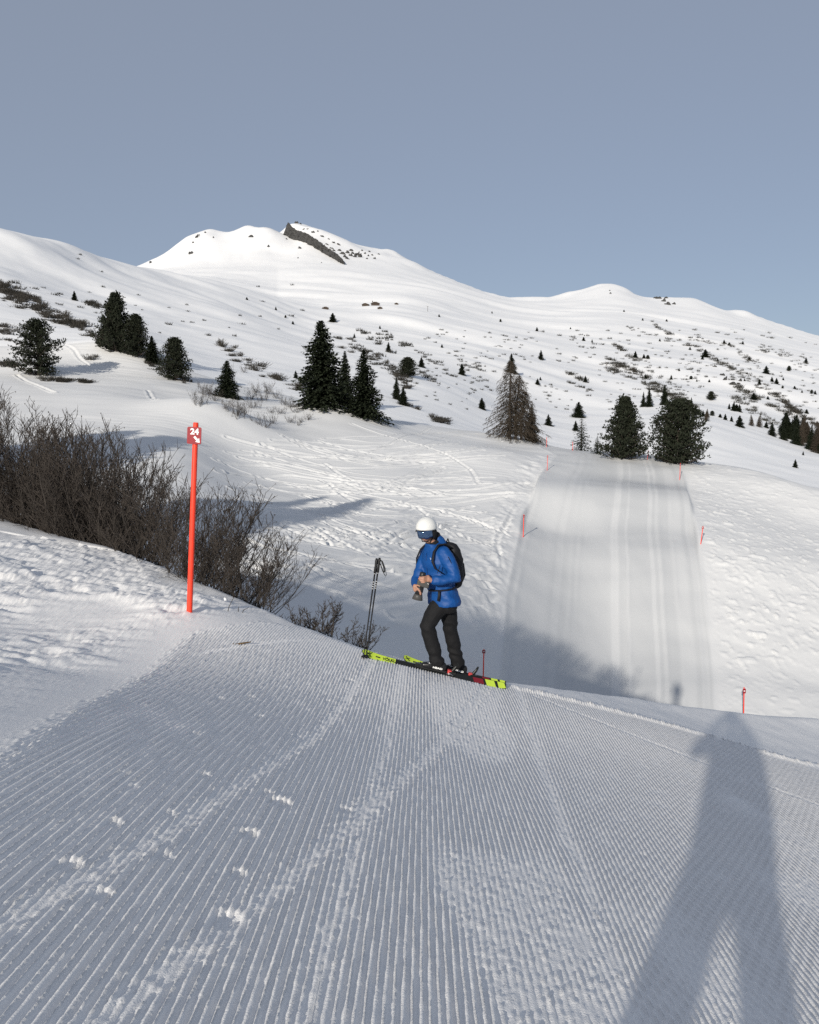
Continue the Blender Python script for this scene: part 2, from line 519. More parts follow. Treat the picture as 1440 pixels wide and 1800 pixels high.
PRINTS = [(395,1640,1.3),(492,1412,1.25),(440,1468,1.1),(120,1524,1.1),(182,1658,.9),(420,1540,.9),(285,1508,.8),(355,1364,.9),(340,1292,.8),(195,1448,.9),(222,1362,.6),(522,1296,.7),(560,1270,.6),(455,1260,.7),(605,1425,.9),(298,1432,.7),(615,1196,.8),(575,1232,.6),(640,1188,.6),(385,1228,.7),(350,1290,.5),(250,1240,.5),(470,1395,.7),(520,1325,.5),(790,1505,.5),(1130,1505,.5),(230,1385,.6),(440,1225,.6)]

def near_detail(X, Y):
    """corduroy, ski marks, boot prints, crumbs and the broken snow of the bank"""
    xl = np.interp(Y, LE_Y, LE_X)
    e_right = 9.95 - 0.10 * (X - 1.2)                          # far edge of the groomed lane on the right
    on = smooth(-0.05, 0.12, X - xl)
    far_cut = 1 - smooth(-0.02, 0.06, Y - np.where(X > 1.1, e_right, 10.6 + 0 * X))
    far_soft = 1 - 0.55 * smooth(8.8, 10.4, Y) * (X < -0.4)
    groom = on * far_cut
    # three passes of the machine, each laid at its own angle
    bend = 0.05 * vn(X * 0.12, Y * 0.12, 40) + 0.003 * vn(X * 1.3, Y * 0.8, 41)
    seam = 0.62 + 0.072 * Y + 0.02 * vn(Y * 1.7, Y * 0, 44)
    seam2 = -0.42 + 0.035 * Y + 0.03 * vn(Y * 1.3, Y * 0, 45)
    ph_c = (X - 0.017 * Y + bend) / 0.031
    ph_r = (X - 0.075 * Y + bend * 0.6) / 0.0305
    ph_l = (X + 0.020 * Y - 0.0022 * Y * Y + bend) / 0.031
    def prof(p):
        f = p - np.floor(p)
        return np.where(f < 0.52, np.sin(np.pi * f / 0.52) ** 0.9, 0.0) - 0.35
    cord = np.where(X > seam, prof(ph_r), np.where(X > seam2, prof(ph_c), prof(ph_l)))
    # strength varies, broken into crumbs in places
    rough_zone = smooth(0.18, 0.62, fbm(X * 0.9, Y * 0.42, 3, 50) + 0.62 * np.exp(-((X - 0.33 - 0.052 * Y) / 0.26) ** 2) - 0.50) 
    rough_zone = np.maximum(rough_zone, np.exp(-((X - seam) / 0.05) ** 2))
    rough_zone = np.maximum(rough_zone, 0.8 * np.exp(-((X - seam2) / 0.07) ** 2))
    crumb = np.maximum(fbm(X * 62, Y * 46, 3, 60), 0) ** 1.3
    amp = 0.0150 * (0.95 + 0.12 * vn(X * 0.7, Y * 0.3, 52)) * (1 - 0.62 * rough_zone)
    brk = 1 - 0.30 * smooth(0.25, 0.75, vn(X * 16, Y * 5, 53))
    z = groom * far_soft * cord * amp * brk
    z += groom * crumb * (0.0020 + 0.0042 * rough_zone)
    z += groom * 0.0014 * vn(X * 60, Y * 45, 61)
    z += 0.010 * fbm(X * 0.5, Y * 0.3, 2, 54)
    # ski marks crossing the lane
    marks = [([(0.95, 9.7), (0.15, 6.2), (-0.55, 3.4), (-1.3, 1.0)], 0.05), ([(-0.45, 9.6), (-0.75, 6.0), (-1.15, 3.6), (-1.7, 1.6)], 0.045),
             ([(1.5, 9.6), (3.4, 7.4), (5.2, 5.0)], 0.03), ([(-2.2, 8.6), (-1.2, 10.0)], 0.04)]
    for pl, wd in marks:
        d, s, _ = dist_poly(X, Y, pl)
        k = np.exp(-(d / wd) ** 4)
        z = z * (1 - 0.6 * k) + groom * (k * (-0.003 + 0.007 * crumb) + 0.006 * np.exp(-((d - wd * 1.5) / 0.03) ** 2) * crumb)
    # boot prints: punched in, the wall away from the camera catches the sun
    for i, (px, py, sc) in enumerate(PRINTS):
        gx, gy, gz = PRINT_POS[i]; sc = sc * min(.95, .52 + gy * .06)
        m = (abs(X - gx) < 0.5) & (abs(Y - gy) < 0.7)
        if not m.any(): continue
        u = (X[m] - gx) / (0.070 * sc); w = (Y[m] - gy) / (0.10 * sc)
        r = np.hypot(u + 0.35 * vn(X[m] * 14, Y[m] * 14, 70 + i), w)
        hole = 1 - smooth(0.55, 1.0, r)
        back = np.exp(-((r - 1.08) / 0.22) ** 2) * smooth(-0.2, 0.7, w)
        z[m] += -0.015 * sc * hole * (0.45 + 0.55 * smooth(-1.0, 0.2, w)) + (0.010 * sc * back) * (0.45 + 0.8 * crumb[m] + 0.3 * cord[m])
    # berm of crumbs along the left and right edges
    bl = np.exp(-((X - xl - 0.02) / 0.11) ** 2) * (Y < 10.5)
    z += bl * (0.006 + 0.012 * crumb)
    br = np.exp(-((Y - e_right) / 0.10) ** 2) * smooth(1.0, 1.6, X)
    z += br * (0.025 + 0.02 * crumb)
    # off the lane to the right: wind-smoothed
    z += (1 - far_cut) * (0.01 * fbm(X * 2.2, Y * 1.0, 3, 57))
    # the bank on the left: broken, icy, wind-cut
    bank = smooth(0.02, 0.6, xl - X)
    lump_zone = smooth(0.1, 1.2, xl - X) * (0.08 + 0.92 * smooth(0.0, 0.55, fbm(X * 0.40, Y * 0.40, 2, 58) + 0.25 * smooth(-3.5, -5, X)))
    u = X * 0.93 + Y * 0.36; w = -X * 0.36 + Y * 0.93
    streak = fbm(u * 0.9, w * 2.6, 4, 62)
    ridged = 1 - np.abs(fbm(u * 1.5, w * 3.4, 4, 63)) * 1.5
    shelf = smooth(0.1, 0.35, fbm(u * 0.55, w * 1.5, 3, 64))
    calm = 1 - 0.75 * smooth(-2.9, -1.6, X) * smooth(8.3, 9.6, Y)
    z += bank * calm * (0.012 * fbm(u * 0.6, w * 1.3, 3, 62) + 0.012 * ridged * lump_zone + 0.055 * shelf * lump_zone + 0.010 * fbm(X * 9, Y * 9, 3, 66) * lump_zone)
    crust = smooth(-0.05, 0.12, fbm(u * 2.6, w * 5.5, 4, 67)) * 0.016 + smooth(0.05, 0.16, fbm(u * 5.5, w * 9, 3, 68)) * 0.010
    z += bank * calm * crust * (0.12 + 1.1 * lump_zone)
    z += bank * 0.005 * crumb
    return z

PRINT_POS = [ground_px(px, py) for px, py, s in PRINTS]

def near_total(X, Y):
    return height(X, Y) + near_detail(np.asarray(X, float).ravel(), np.asarray(Y, float).ravel())

M_SNOW_NEAR = snow_mat('snow_near', [(45.0, 0.25, 0.006, (1, 0.8, 1), 0), (130.0, 0.55, 0.005, (1, 0.9, 1), 0)], base=(0.90, 0.88, 0.855))
M_SNOW_MID = snow_mat('snow_mid', [(0.9, 0.12, 0.06, (1, 0.6, 1), 0.5), (6.0, 0.25, 0.03, (1, 0.6, 1), 0.3)], base=(0.71, 0.708, 0.70), lane=True)  # greyer base colour stands in for weaker sun on bowl and run
M_SNOW_FAR = snow_mat('snow_far', [(0.02, 0.10, 4.0, (1, 1.5, 1), 0.65), (0.12, 0.16, 0.8, (1, 1.4, 1), 0.65)])

# fine sheet under the camera's feet
nx, ny = 1680, 350
gx = np.linspace(-7.2, 7.6, nx)
t = np.linspace(0, 1, ny)
gy = 1.15 * (14.2 / 1.15) ** t
gy = 0.75 * gy + 0.25 * (1.15 + (14.2 - 1.15) * t)
XX, YY = np.meshgrid(gx, gy)
ZZ = near_total(XX, YY).reshape(XX.shape)
V = np.stack([XX, YY, ZZ], -1).reshape(-1, 3)
cxm = 0.5 * (XX[:-1, :-1] + XX[:-1, 1:]); cym = 0.5 * (YY[:-1, :-1] + YY[1:, :-1])
keep = np.abs(cxm) < 0.56 * cym + 1.75
Q = grid_quads(ny, nx, keep)
V, Q, _ = compact(V, Q)
piste = link(bpy.data.objects.new('groomed_piste', np_mesh('groomed_piste', V, Q, M_SNOW_NEAR)))
piste['kind'] = 'structure'

# the same land carried on around and behind, coarser
gx = np.concatenate([np.linspace(-70, -14, 40)[:-1], np.linspace(-14, 14, 300), np.linspace(14, 70, 40)[1:]])
gy = np.concatenate([np.linspace(-60, -8, 30)[:-1], np.linspace(-8, 19, 230), np.linspace(19, 26, 26)[1:]])
XX, YY = np.meshgrid(gx, gy)
ZZ = height(XX, YY).reshape(XX.shape)
inner = (np.abs(XX) < 0.56 * YY + 1.70) & (YY > 1.15) & (YY < 14.2) & (XX > -7.2) & (XX < 7.6)
edge_l = smooth(0.0, 0.6, np.interp(YY, LE_Y, LE_X) - XX)
ZZ += np.where(inner, -0.035 - 0.10 * edge_l, -0.004 + 0.02 * edge_l * fbm(XX * 1.3, YY * 2, 3, 62))
V = np.stack([XX, YY, ZZ], -1).reshape(-1, 3)
bank = link(bpy.data.objects.new('snow_slope', np_mesh('snow_slope', V, grid_quads(len(gy), len(gx)), M_SNOW_NEAR)))
bank['kind'] = 'structure'

# ------------------------------------------------------------------ middle distance: bowl, far run and knolls
def a_of(px): return (px - 720.0) / F_PX

# centre line and width of the run opposite
RUN = []
for py, xl_, xr_ in [(1290, 868, 1262), (1235, 872, 1252), (1180, 876, 1245), (1100, 884, 1240), (1020, 895, 1234), (960, 906, 1228), (905, 920, 1221), (870, 935, 1210), (840, 950, 1200), (815, 966, 1190), (800, 978, 1176)]:
    l = hit(xl_, py, 44 if py < 1260 else 40, 125); r = hit(xr_, py, 44 if py < 1260 else 40, 125)
    RUN.append((l, r))
_l = sorted((l[1], l[0]) for l, r in RUN); _r = sorted((r[1], r[0]) for l, r in RUN)
RUN_LY = np.array([30] + [q[0] for q in _l] + [135]); RUN_LX = np.array([_l[0][1]] + [q[1] for q in _l] + [_l[-1][1] - 3])
RUN_RY = np.array([30] + [q[0] for q in _r] + [135]); RUN_RX = np.array([_r[0][1] - 1.5] + [q[1] for q in _r] + [_r[-1][1] - 6])

rng = np.random.RandomState(5)
TRACKS = []
def track(pts, wid, dep):
    P = [hit(px, py, 34, 135) for px, py in pts]
    # smooth it through its points
    tt = np.linspace(0, 1, len(P)); ts = np.linspace(0, 1, len(P) * 5)
    xs = pchip1(tt, [p[0] for p in P], ts); ys = pchip1(tt, [p[1] for p in P], ts)
    TRACKS.append((list(zip(xs, ys)), wid, dep * 1.35))
# clear single tracks traced on the bowl
for pts, w, dp in [
    ([(430,881),(560,886),(700,890),(760,897),(830,915),(900,945)], .42, .10),
    ([(600,864),(680,878),(740,898),(775,930),(860,960)], .35, .07),
    ([(455,913),(560,917),(620,935),(680,955),(760,975)], .40, .09),
    ([(440,925),(520,922),(560,940),(590,962),(660,968)], .35, .07),
    ([(470,948),(540,952),(600,964)], .45, .09),
    ([(380,810),(480,822),(580,842),(700,858),(820,862),(945,850)], .40, .09),
    ([(420,806),(520,822),(640,848),(760,866),(900,868)], .36, .08),
    ([(400,832),(520,838),(600,850),(720,872)], .4, .08),
    ([(690,1085),(760,1072),(840,1060),(905,1042)], .4, .08),
    ([(660,1112),(760,1098),(850,1085),(890,1080)], .4, .07),
    ([(600,1052),(700,1035),(780,1028),(880,1032)], .4, .07),
    ([(700,1008),(790,1012),(880,1024)], .4, .08),
    ([(560,990),(640,985),(720,990),(840,1018),(890,1050)], .35, .07),
    ([(905,940),(940,885),(985,850),(1000,820)], .3, .06),
    ([(890,925),(905,895),(950,865)], .35, .06),
    ([(885,1000),(875,960),(890,920),(940,880)], .35, .06),
    ([(30,660),(95,690)], .4, .10), ([(105,580),(130,615),(140,630),(170,650)], .4, .08), ([(260,687),(275,703)], .4, .08),
    ([(620,745),(760,790),(830,830),(840,850)], .35, .06)]:
    track(pts, w, dp)
for i in range(64):                                   # the many fainter ones sweeping across
    y0 = rng.uniform(762, 1000); x0 = rng.uniform(380, 600); x1 = rng.uniform(740, 930)
    sag = rng.uniform(5, 42); tilt = rng.uniform(-25, 45)
    pts = []
    for s in np.linspace(0, 1, 6):
        pts.append((x0 + (x1 - x0) * s, min(1120, y0 + tilt * s + sag * math.sin(math.pi * min(1, s * 1.1)) + rng.uniform(-3, 3))))
    track(pts, rng.uniform(.25, .4), rng.uniform(.04, .08))

def mid_detail(X, Y):
    X = X.ravel(); Y = Y.ravel()
    rl = np.interp(Y, RUN_LY, RUN_LX) + 0.25 * vn(Y * .15, Y * 0, 97); rr = np.interp(Y, RUN_RY, RUN_RX) + 0.3 * vn(Y * .13, Y * 0, 98)
    f = (X - rl) / (rr - rl)
    onrun = smooth(-0.012, 0.012, f) * (1 - smooth(0.988, 1.012, f)) * (1 - smooth(113, 122, Y))
    z = np.zeros_like(X)
    # seams between passes, slightly proud; rounded edges of the run
    for s in (0.0, 0.045, 0.30, 0.335, 0.515, 0.60, 0.79, 0.86, 0.955, 1.0):
        z += (0.11 if s in (0.0, 1.0) else 0.06) * np.exp(-((f - s - 0.004 * vn(Y * 0.12, Y * 0, int(s * 100))) * (rr - rl) / 0.20) ** 2) * (Y < 116) * (0.45 + 0.55 * vn(Y * 0.25, f * 0 + s * 31, 81))
    z += onrun * 0.020 * fbm(X * 0.5, Y * 0.10, 3, 82)
    # little crest across the run
    z += onrun * (0.85 * np.exp(-((Y - 88) / 5.0) ** 2) - 0.60 * np.exp(-((Y - 79) / 4.5) ** 2))
    # chopped snow to the right of the run
    R = smooth(1.0, 1.10, f) * (1 - smooth(104, 116, Y)) * smooth(40, 50, Y)
    dens = 0.35 + 0.65 * smooth(-0.3, 0.5, fbm(X * 0.10, Y * 0.08, 2, 88))
    z += R * (0.06 * fbm(X * 0.25, Y * 0.3, 3, 84) + 0.010 * dens * fbm(X * 0.8 + Y * 0.5, Y * 1.6, 3, 85))
    clod = smooth(0.50, 0.66, vn(X * 1.9, Y * 1.5, 86) + 0.25 * vn(X * 5, Y * 4, 87)) * (0.09 + 0.05 * vn(X * .7, Y * .7, 89))
    clod2 = smooth(0.46, 0.62, vn(X * 3.4 + 9, Y * 2.8, 99)) * 0.05
    z += R * dens * (clod + clod2) * (1 - 0.6 * smooth(85, 100, Y))
    # left of the run: churned strip along its edge
    Lz = np.exp(-((f + 0.10) / 0.09) ** 2) * smooth(44, 52, Y) * (1 - smooth(100, 112, Y))
    z += Lz * (0.10 * fbm(X * 0.9, Y * 0.7, 4, 87) + 0.07 * np.maximum(vn(X * 1.5, Y * 0.9, 89) - .3, 0))
    # bowl
    B = (1 - smooth(-0.08, -0.02, f))
    z += B * 0.05 * fbm(X * 0.10, Y * 0.22, 3, 90, .4)
    z += B * 0.022 * fbm(X * 0.16 + Y * 0.1, Y * 2.4, 3, 91) * smooth(-0.2, 0.4, fbm(X * .06, Y * .09, 2, 92))
    for pts, wid, dep in TRACKS:
        xs = [p[0] for p in pts]; ys = [p[1] for p in pts]
        m = (X > min(xs) - 2) & (X < max(xs) + 2) & (Y > min(ys) - 2) & (Y < max(ys) + 2)
        if not m.any(): continue
        d, s, al = dist_poly(X[m], Y[m], pts)
        k = np.exp(-(d / (wid * 0.5)) ** 4)
        lip = np.exp(-((d - wid * 0.85) / (wid * 0.3)) ** 2) * (0.7 + 0.4 * vn(al * 0.8, al * 0, 93))
        z[m] += B[m] * (-dep * k + 1.0 * dep * lip)
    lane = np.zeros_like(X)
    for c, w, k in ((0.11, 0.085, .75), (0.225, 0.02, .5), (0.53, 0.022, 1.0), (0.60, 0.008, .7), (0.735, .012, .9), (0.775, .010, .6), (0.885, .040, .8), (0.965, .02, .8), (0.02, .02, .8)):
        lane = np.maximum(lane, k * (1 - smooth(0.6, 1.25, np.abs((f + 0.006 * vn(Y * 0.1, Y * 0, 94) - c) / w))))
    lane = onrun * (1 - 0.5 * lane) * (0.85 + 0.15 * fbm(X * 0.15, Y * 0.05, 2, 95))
    return z, np.clip(lane, 0, 1)

na, nd = 680, 660
aa = np.linspace(a_of(-130), a_of(1570), na)
tt = np.linspace(0, 1, nd)
dd = 20.0 + (132 - 20.0) * (0.35 * tt ** 2 + 0.65 * tt)
dd = np.concatenate([np.linspace(22, 34, 14)[:-1], 34 + (134 - 34) * tt])
nd = len(dd)
AA, DD = np.meshgrid(aa, dd)
XX = AA * DD; YY = DD
zz = height(XX, YY)
dz, lane = mid_detail(XX, YY)
V = np.stack([XX.ravel(), YY.ravel(), zz + dz * smooth(30, 40, YY.ravel())], -1)
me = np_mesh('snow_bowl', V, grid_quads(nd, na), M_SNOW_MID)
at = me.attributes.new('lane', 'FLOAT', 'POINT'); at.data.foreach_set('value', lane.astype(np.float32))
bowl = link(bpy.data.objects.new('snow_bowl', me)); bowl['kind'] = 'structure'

# ------------------------------------------------------------------ the mountainside
na, nd = 740, 290
aa = np.linspace(a_of(-380), a_of(1850), na)
dd = np.exp(np.linspace(math.log(126), math.log(3300), nd))
AA, DD = np.meshgrid(aa, dd)
XX = AA * DD; YY = DD
zz = height(XX, YY) - 0.15 * (1 - smooth(128, 140, YY.ravel())) 
V = np.stack([XX.ravel(), YY.ravel(), zz], -1)
hill = link(bpy.data.objects.new('snow_mountain', np_mesh('snow_mountain', V, grid_quads(nd, na), M_SNOW_FAR)))
hill['kind'] = 'structure'
for sgn, a0, a1 in ((-1, a_of(-380), a_of(-130)), (1, a_of(1570), a_of(1850))):      # flanks beside the bowl
    aa = np.linspace(a0, a1, 40); dd = np.linspace(22, 134, 90)
    AA, DD = np.meshgrid(aa, dd)
    V = np.stack([(AA * DD).ravel(), DD.ravel(), height(AA * DD, DD) - 0.02], -1)
    fl = link(bpy.data.objects.new('snow_flank', np_mesh('snow_flank', V, grid_quads(90, 40), M_SNOW_FAR)))
    fl['kind'] = 'structure'

# ------------------------------------------------------------------ vegetation
M_BARK = mat('bark', (0.055, 0.045, 0.038), 0.9, noise=(12, 0.5), bump=(30, 0.4, 0.02))
M_SPRUCE = mat('spruce_needles', (0.017, 0.023, 0.012), 0.75, noise=(1.2, 0.45), spec=0.2)
M_PINE = mat('pine_needles', (0.017, 0.021, 0.012), 0.75, noise=(1.5, 0.45), spec=0.2)
M_LARCH = mat('larch_twigs', (0.062, 0.050, 0.038), 0.9, noise=(2.0, 0.4), spec=0.1)
M_STEM = mat('bush_stems', (0.050, 0.043, 0.037), 0.85, noise=(6, 0.45), spec=0.2)
M_TWIG = mat('bush_twigs', (0.060, 0.050, 0.043), 0.85, noise=(5, 0.5), spec=0.2)
M_SHRUB = mat('shrub_twigs', (0.060, 0.055, 0.048), 0.9, noise=(1.5, 0.4), spec=0.1)
M_SHRUB_D = mat('dwarf_shrub', (0.042, 0.040, 0.034), 0.9, noise=(1.5, 0.4), spec=0.1)

class Cloud:
    """many small leaf-sized faces"""
    def __init__(s): s.v = []; s.f = []
    def quad(s, p, d, side, l, w, tip=0.25):
        o = len(s.v)
        a = p - side * (w * 0.35); b = p + side * (w * 0.35)
        m = p + d * (l * 0.55)
        s.v += [tuple(a), tuple(b), tuple(m + side * w * 0.5), tuple(p + d * l), tuple(m - side * w * 0.5)]
        s.f.append((o, o + 1, o + 2, o + 3, o + 4))
    def mesh(s, name, m):
        me = bpy.data.meshes.new(name); me.from_pydata(s.v, [], s.f); me.update(); me.materials.append(m); return me

def rnd_unit(r):
    while True:
        v = Vector((r.uniform(-1, 1), r.uniform(-1, 1), r.uniform(-1, 1)))
        if 0.05 < v.length < 1: return v.normalized()

def spruce_meshes(seed, H=10.0, W=4.4, levels=40, nb=9, shape=0.85, skirt=0.03, dens=1.0, lop=0.25):
    r = random.Random(seed)
    c = Cloud(); t = MB()
    t.tube([(0, 0, -0.5), (0.02, 0, H * 0.4), (0, 0.02, H * 0.75), (0, 0, H * 0.985)], [0.017 * H, 0.012 * H, 0.006 * H, 0.002 * H], 7)
    for li in range(levels):
        q = li / (levels - 1)
        h = H * (skirt + (0.985 - skirt) * q)
        k = (1 - (h / H)) ** shape
        L0 = W * 0.5 * k * (1.12 if q < 0.75 else 1.0)
        n = max(4, int(nb * (0.55 + 0.6 * k)))
        for b in range(n):
            az = 2 * math.pi * (b + r.random()) / n + li * 2.4
            L = L0 * r.uniform(0.72, 1.12) * (1 + lop * math.sin(az * 2 + seed)) * (1 + 0.22 * math.sin(h * 2.1 + az)) + 0.05
            up = 0.30 * q - 0.10 - 0.18 * (1 - q) + r.uniform(-.1, .1)
            out = Vector((math.cos(az), math.sin(az), 0)); sd = Vector((-math.sin(az), math.cos(az), 0))
            st = max(2, int(L / 0.30 * dens))
            prev = Vector((0, 0, h))
            for j in range(1, st + 1):
                f = j / st
                z = h + up * L * f - 0.30 * L * f * f + 0.14 * L * f ** 4
                p = out * (L * f) + Vector((0, 0, z))
                ln = 0.50 * (1 - 0.35 * f) * min(1, 0.35 + L / 1.4)
                wd = 0.23 * r.uniform(0.7, 1.3)
                for sg in (-1, 1):
                    d = (out * r.uniform(0.5, 0.9) + sd * sg * r.uniform(0.4, 0.9) + Vector((0, 0, r.uniform(-0.55, 0.1)))).normalized()
                    s2 = d.cross(Vector((r.uniform(-.4, .4), r.uniform(-.4, .4), 1))).normalized()
                    c.quad(prev.lerp(p, r.random()), d, s2, ln * r.uniform(.7, 1.2), wd)
                if r.random() < 0.8:
                    d = (out * 0.3 + Vector((r.uniform(-.3, .3), r.uniform(-.3, .3), -1))).normalized()
                    c.quad(prev.lerp(p, r.random()), d, d.cross(rnd_unit(r)).normalized(), ln * 0.8, wd)
                if j == st:
                    d = (out + Vector((0, 0, r.uniform(-0.1, 0.35)))).normalized()
                    c.quad(p, d, sd, ln * 0.7, wd)
                prev = p
    c.quad(Vector((0, 0, H * 0.95)), Vector((0, 0, 1)), Vector((1, 0, 0)), H * 0.05, 0.1)
    c.quad(Vector((0, 0, H * 0.95)), Vector((0, 0, 1)), Vector((0, 1, 0)), H * 0.05, 0.1)
    return t.mesh('trunk', M_BARK), c.mesh('crown', M_SPRUCE)

PROF = {'oval': ([0, .12, .3, .55, .78, .92, 1], [.80, .95, 1.0, .88, .66, .40, .12]), 'cone': ([0, .1, .3, .6, .85, 1], [.92, 1.0, .86, .56, .26, .05]), 'egg': ([0, .15, .35, .6, .85, 1], [.85, 1.0, .98, .80, .45, .1])}
def pine_meshes(seed, H=10.0, W=7.5, lobes=70, prof_name='oval', ragged=0.15, low=0.03):
    r = random.Random(seed)
    c = Cloud(); t = MB()
    t.tube([(0, 0, -0.5), (0.08, 0, H * 0.35), (-0.05, 0.05, H * 0.7), (0, 0, H * 0.93)], [0.024 * H, 0.018 * H, 0.010 * H, 0.003 * H], 7)
    for i in range(lobes):
        q = (i + r.random()) / lobes
        h = H * (low + (0.97 - low) * q)
        prof = float(np.interp(h / H, *PROF[prof_name]))
        L = W * 0.5 * prof * r.choice((r.uniform(.35, .7), r.uniform(0.75, 1.0 + ragged), r.uniform(0.8, 1.0 + ragged)))
        az = i * 2.399 + r.uniform(-.4, .4)
        out = Vector((math.cos(az), math.sin(az), 0))
        base = Vector((0, 0, h - 0.12 * L)); tip = out * L + Vector((0, 0, h + 0.22 * L * r.uniform(0, 1)))
        t.tube([base, base.lerp(tip, .5) - Vector((0, 0, .1 * L)), tip], [0.009 * H, 0.005 * H, 0.002 * H], 4)
        R = H * r.uniform(0.055, 0.085)
        for f in (0.45, 0.72, 0.97):
            ctr = base.lerp(tip, f) + Vector((0, 0, 0.15 * R))
            for k in range(13):
                u = rnd_unit(r); rad = R * (0.55 if f < 0.5 else 1) * r.uniform(0.3, 1)
                p = ctr + Vector((u.x * rad, u.y * rad, u.z * rad * 0.75))
                for m in range(3):
                    d = (u * 0.7 + Vector((0, 0, 0.75)) + rnd_unit(r) * 0.7).normalized()
                    c.quad(p, d, d.cross(rnd_unit(r)).normalized(), r.uniform(.22, .42), r.uniform(.10, .17))
    return t.mesh('trunk', M_BARK), c.mesh('crown', M_PINE)

def larch_meshes(seed, H=13.0):
    r = random.Random(seed)
    t = MB(); c = MB()
    for (x0, hh, lean) in ((0, 1.0, 0.0), (1.0, 0.82, 0.04), (1.9, 0.62, 0.06)):
        top = Vector((x0 + lean * H, 0.2 * x0, H * hh))
        t.tube([(x0, 0.2 * x0, -0.5), (x0 * .95, 0.2 * x0, H * hh * .4), top], [0.022 * H * hh, 0.014 * H * hh, 0.003 * H], 7)
        nb = int(200 * hh)
        for i in range(nb):
            q = (i + r.random()) / nb
            h = H * hh * (0.08 + 0.90 * q)
            L = (0.36 * H * (1 - q) ** 0.75 + 0.25) * r.uniform(0.6, 1.1) * (0.8 + 0.2 * hh)
            az = i * 2.4 + r.uniform(-.5, .5)
            out = Vector((math.cos(az), math.sin(az), 0)); sd = Vector((-math.sin(az), math.cos(az), 0))
            b0 = Vector((x0 + lean * h, 0.2 * x0, h))
            pts = [b0, b0 + out * L * .35 + Vector((0, 0, .02 * L)), b0 + out * L * .7 - Vector((0, 0, .22 * L)), b0 + out * L - Vector((0, 0, .42 * L * (1 - .5 * q)))]
            c.tube(pts, [0.042, 0.032, 0.024, 0.010], 3, False)
            for j in range(int(5 + L * 5)):
                f = r.uniform(0.2, 1)
                k = min(2, int(f * 3)); p = pts[k].lerp(pts[k + 1], f * 3 - k)
                d = (out * r.uniform(.1, .7) + sd * r.uniform(-.8, .8) + Vector((0, 0, r.uniform(-1.1, -.1)))).normalized()
                ll = r.uniform(.25, .75)
                m = p + d * ll * .55
                c.tube([p, m, m + (d + Vector((0, 0, -.5))).normalized() * ll * .5], [0.024, 0.018, 0.009], 3, False)
    return t.mesh('trunk', M_BARK), c.mesh('branches', M_LARCH)

def bush_meshes(seed, H=2.4, n=30, spread=0.9, lean=(0.25, 0.0), tw=1.0, wid=0.5):
    """many-stemmed leafless bush"""
    r = random.Random(seed)
    s = MB(); t = MB()
    lean = Vector((lean[0], lean[1], 0))
    for i in range(n):
        az = r.uniform(0, 2 * math.pi)
        base = Vector((r.uniform(-wid, wid), r.uniform(-wid * .6, wid * .6), -0.25))
        out = Vector((math.cos(az), math.sin(az) * .7, 0)) * r.uniform(0.1, spread) + lean * r.uniform(.5, 1.5)
        L = H * r.uniform(0.62, 1.08)
        pts = [base]; d = (out * 1.15 + Vector((0, 0, 0.75))).normalized(); nseg = 7
        p = base.copy()
        for k in range(nseg):
            d = (d + Vector((r.uniform(-.13, .13), r.uniform(-.13, .13), 0.13 + r.uniform(-.05, .07)))).normalized()
            p = p + d * (L / nseg); pts.append(p.copy())
        r0 = 0.0135 * r.uniform(.7, 1.25) * (H / 2.4) ** .5
        s.tube(pts, [r0 * (1 - 0.75 * k / nseg) for k in range(nseg + 1)], 4, False)
        for j in range(int(15 * tw)):
            f = r.uniform(0.18, 1.0) * nseg; k = min(nseg - 1, int(f))
            q = pts[k].lerp(pts[k + 1], f - k)
            dd = (pts[k + 1] - pts[k]).normalized()
            td = (dd * 0.75 + rnd_unit(r) * 0.75 + Vector((0, 0, .30))).normalized()
            tl = L * r.uniform(.13, .32) * (1.2 - 0.6 * f / nseg)
            m1 = q + td * tl * .5; td2 = (td + Vector((r.uniform(-.2, .2), r.uniform(-.2, .2), .28))).normalized()
            e = m1 + td2 * tl * .5
            t.tube([q, m1, e], [0.0058, 0.0046, 0.0028], 3, False)
            for _ in range(int(4 * tw)):
                g = r.random(); w = (q.lerp(m1, g * 2) if g < .5 else m1.lerp(e, g * 2 - 1))
                sd = (td2 * .8 + rnd_unit(r) * .75 + Vector((0, 0, .25))).normalized(); sl = tl * r.uniform(.22, .5)
                t.tube([w, w + sd * sl], [0.0042, 0.0024], 3, False)
                if r.random() < .22:                        # catkins and a few dead leaves
                    b0 = w + sd * sl
                    t.tube([b0, b0 + Vector((r.uniform(-.01, .01), 0, -.022))], [0.008, 0.005], 4, True)
    return s.mesh('stems', M_STEM), t.mesh('twigs', M_TWIG)

def shrub_mesh(seed, n=70, W=1.0, H=1.0, m=None, thin=0.035):
    """low twiggy shrub of the open slope, unit sized"""
    r = random.Random(seed); t = MB()
    for i in range(n):
        b = Vector((r.uniform(-.3, .3) * W, r.uniform(-.3, .3) * W, -.1))
        az = r.uniform(0, 6.28); rad = r.uniform(.1, .5) * W
        tip = b + Vector((math.cos(az) * rad, math.sin(az) * rad, H * r.uniform(.45, 1.05)))
        mid = b.lerp(tip, .5) + Vector((math.cos(az), math.sin(az), 0)) * .08 * W
        t.tube([b, mid, tip], [thin, thin * .7, thin * .35], 3, False)
        for _ in range(3):
            q = mid.lerp(tip, r.random())
            d = (tip - mid).normalized() + rnd_unit(r) * .8
            t.tube([q, q + d.normalized() * .22 * H], [thin * .55, thin * .25], 3, False)
    return t.mesh('twigs', m or M_SHRUB)

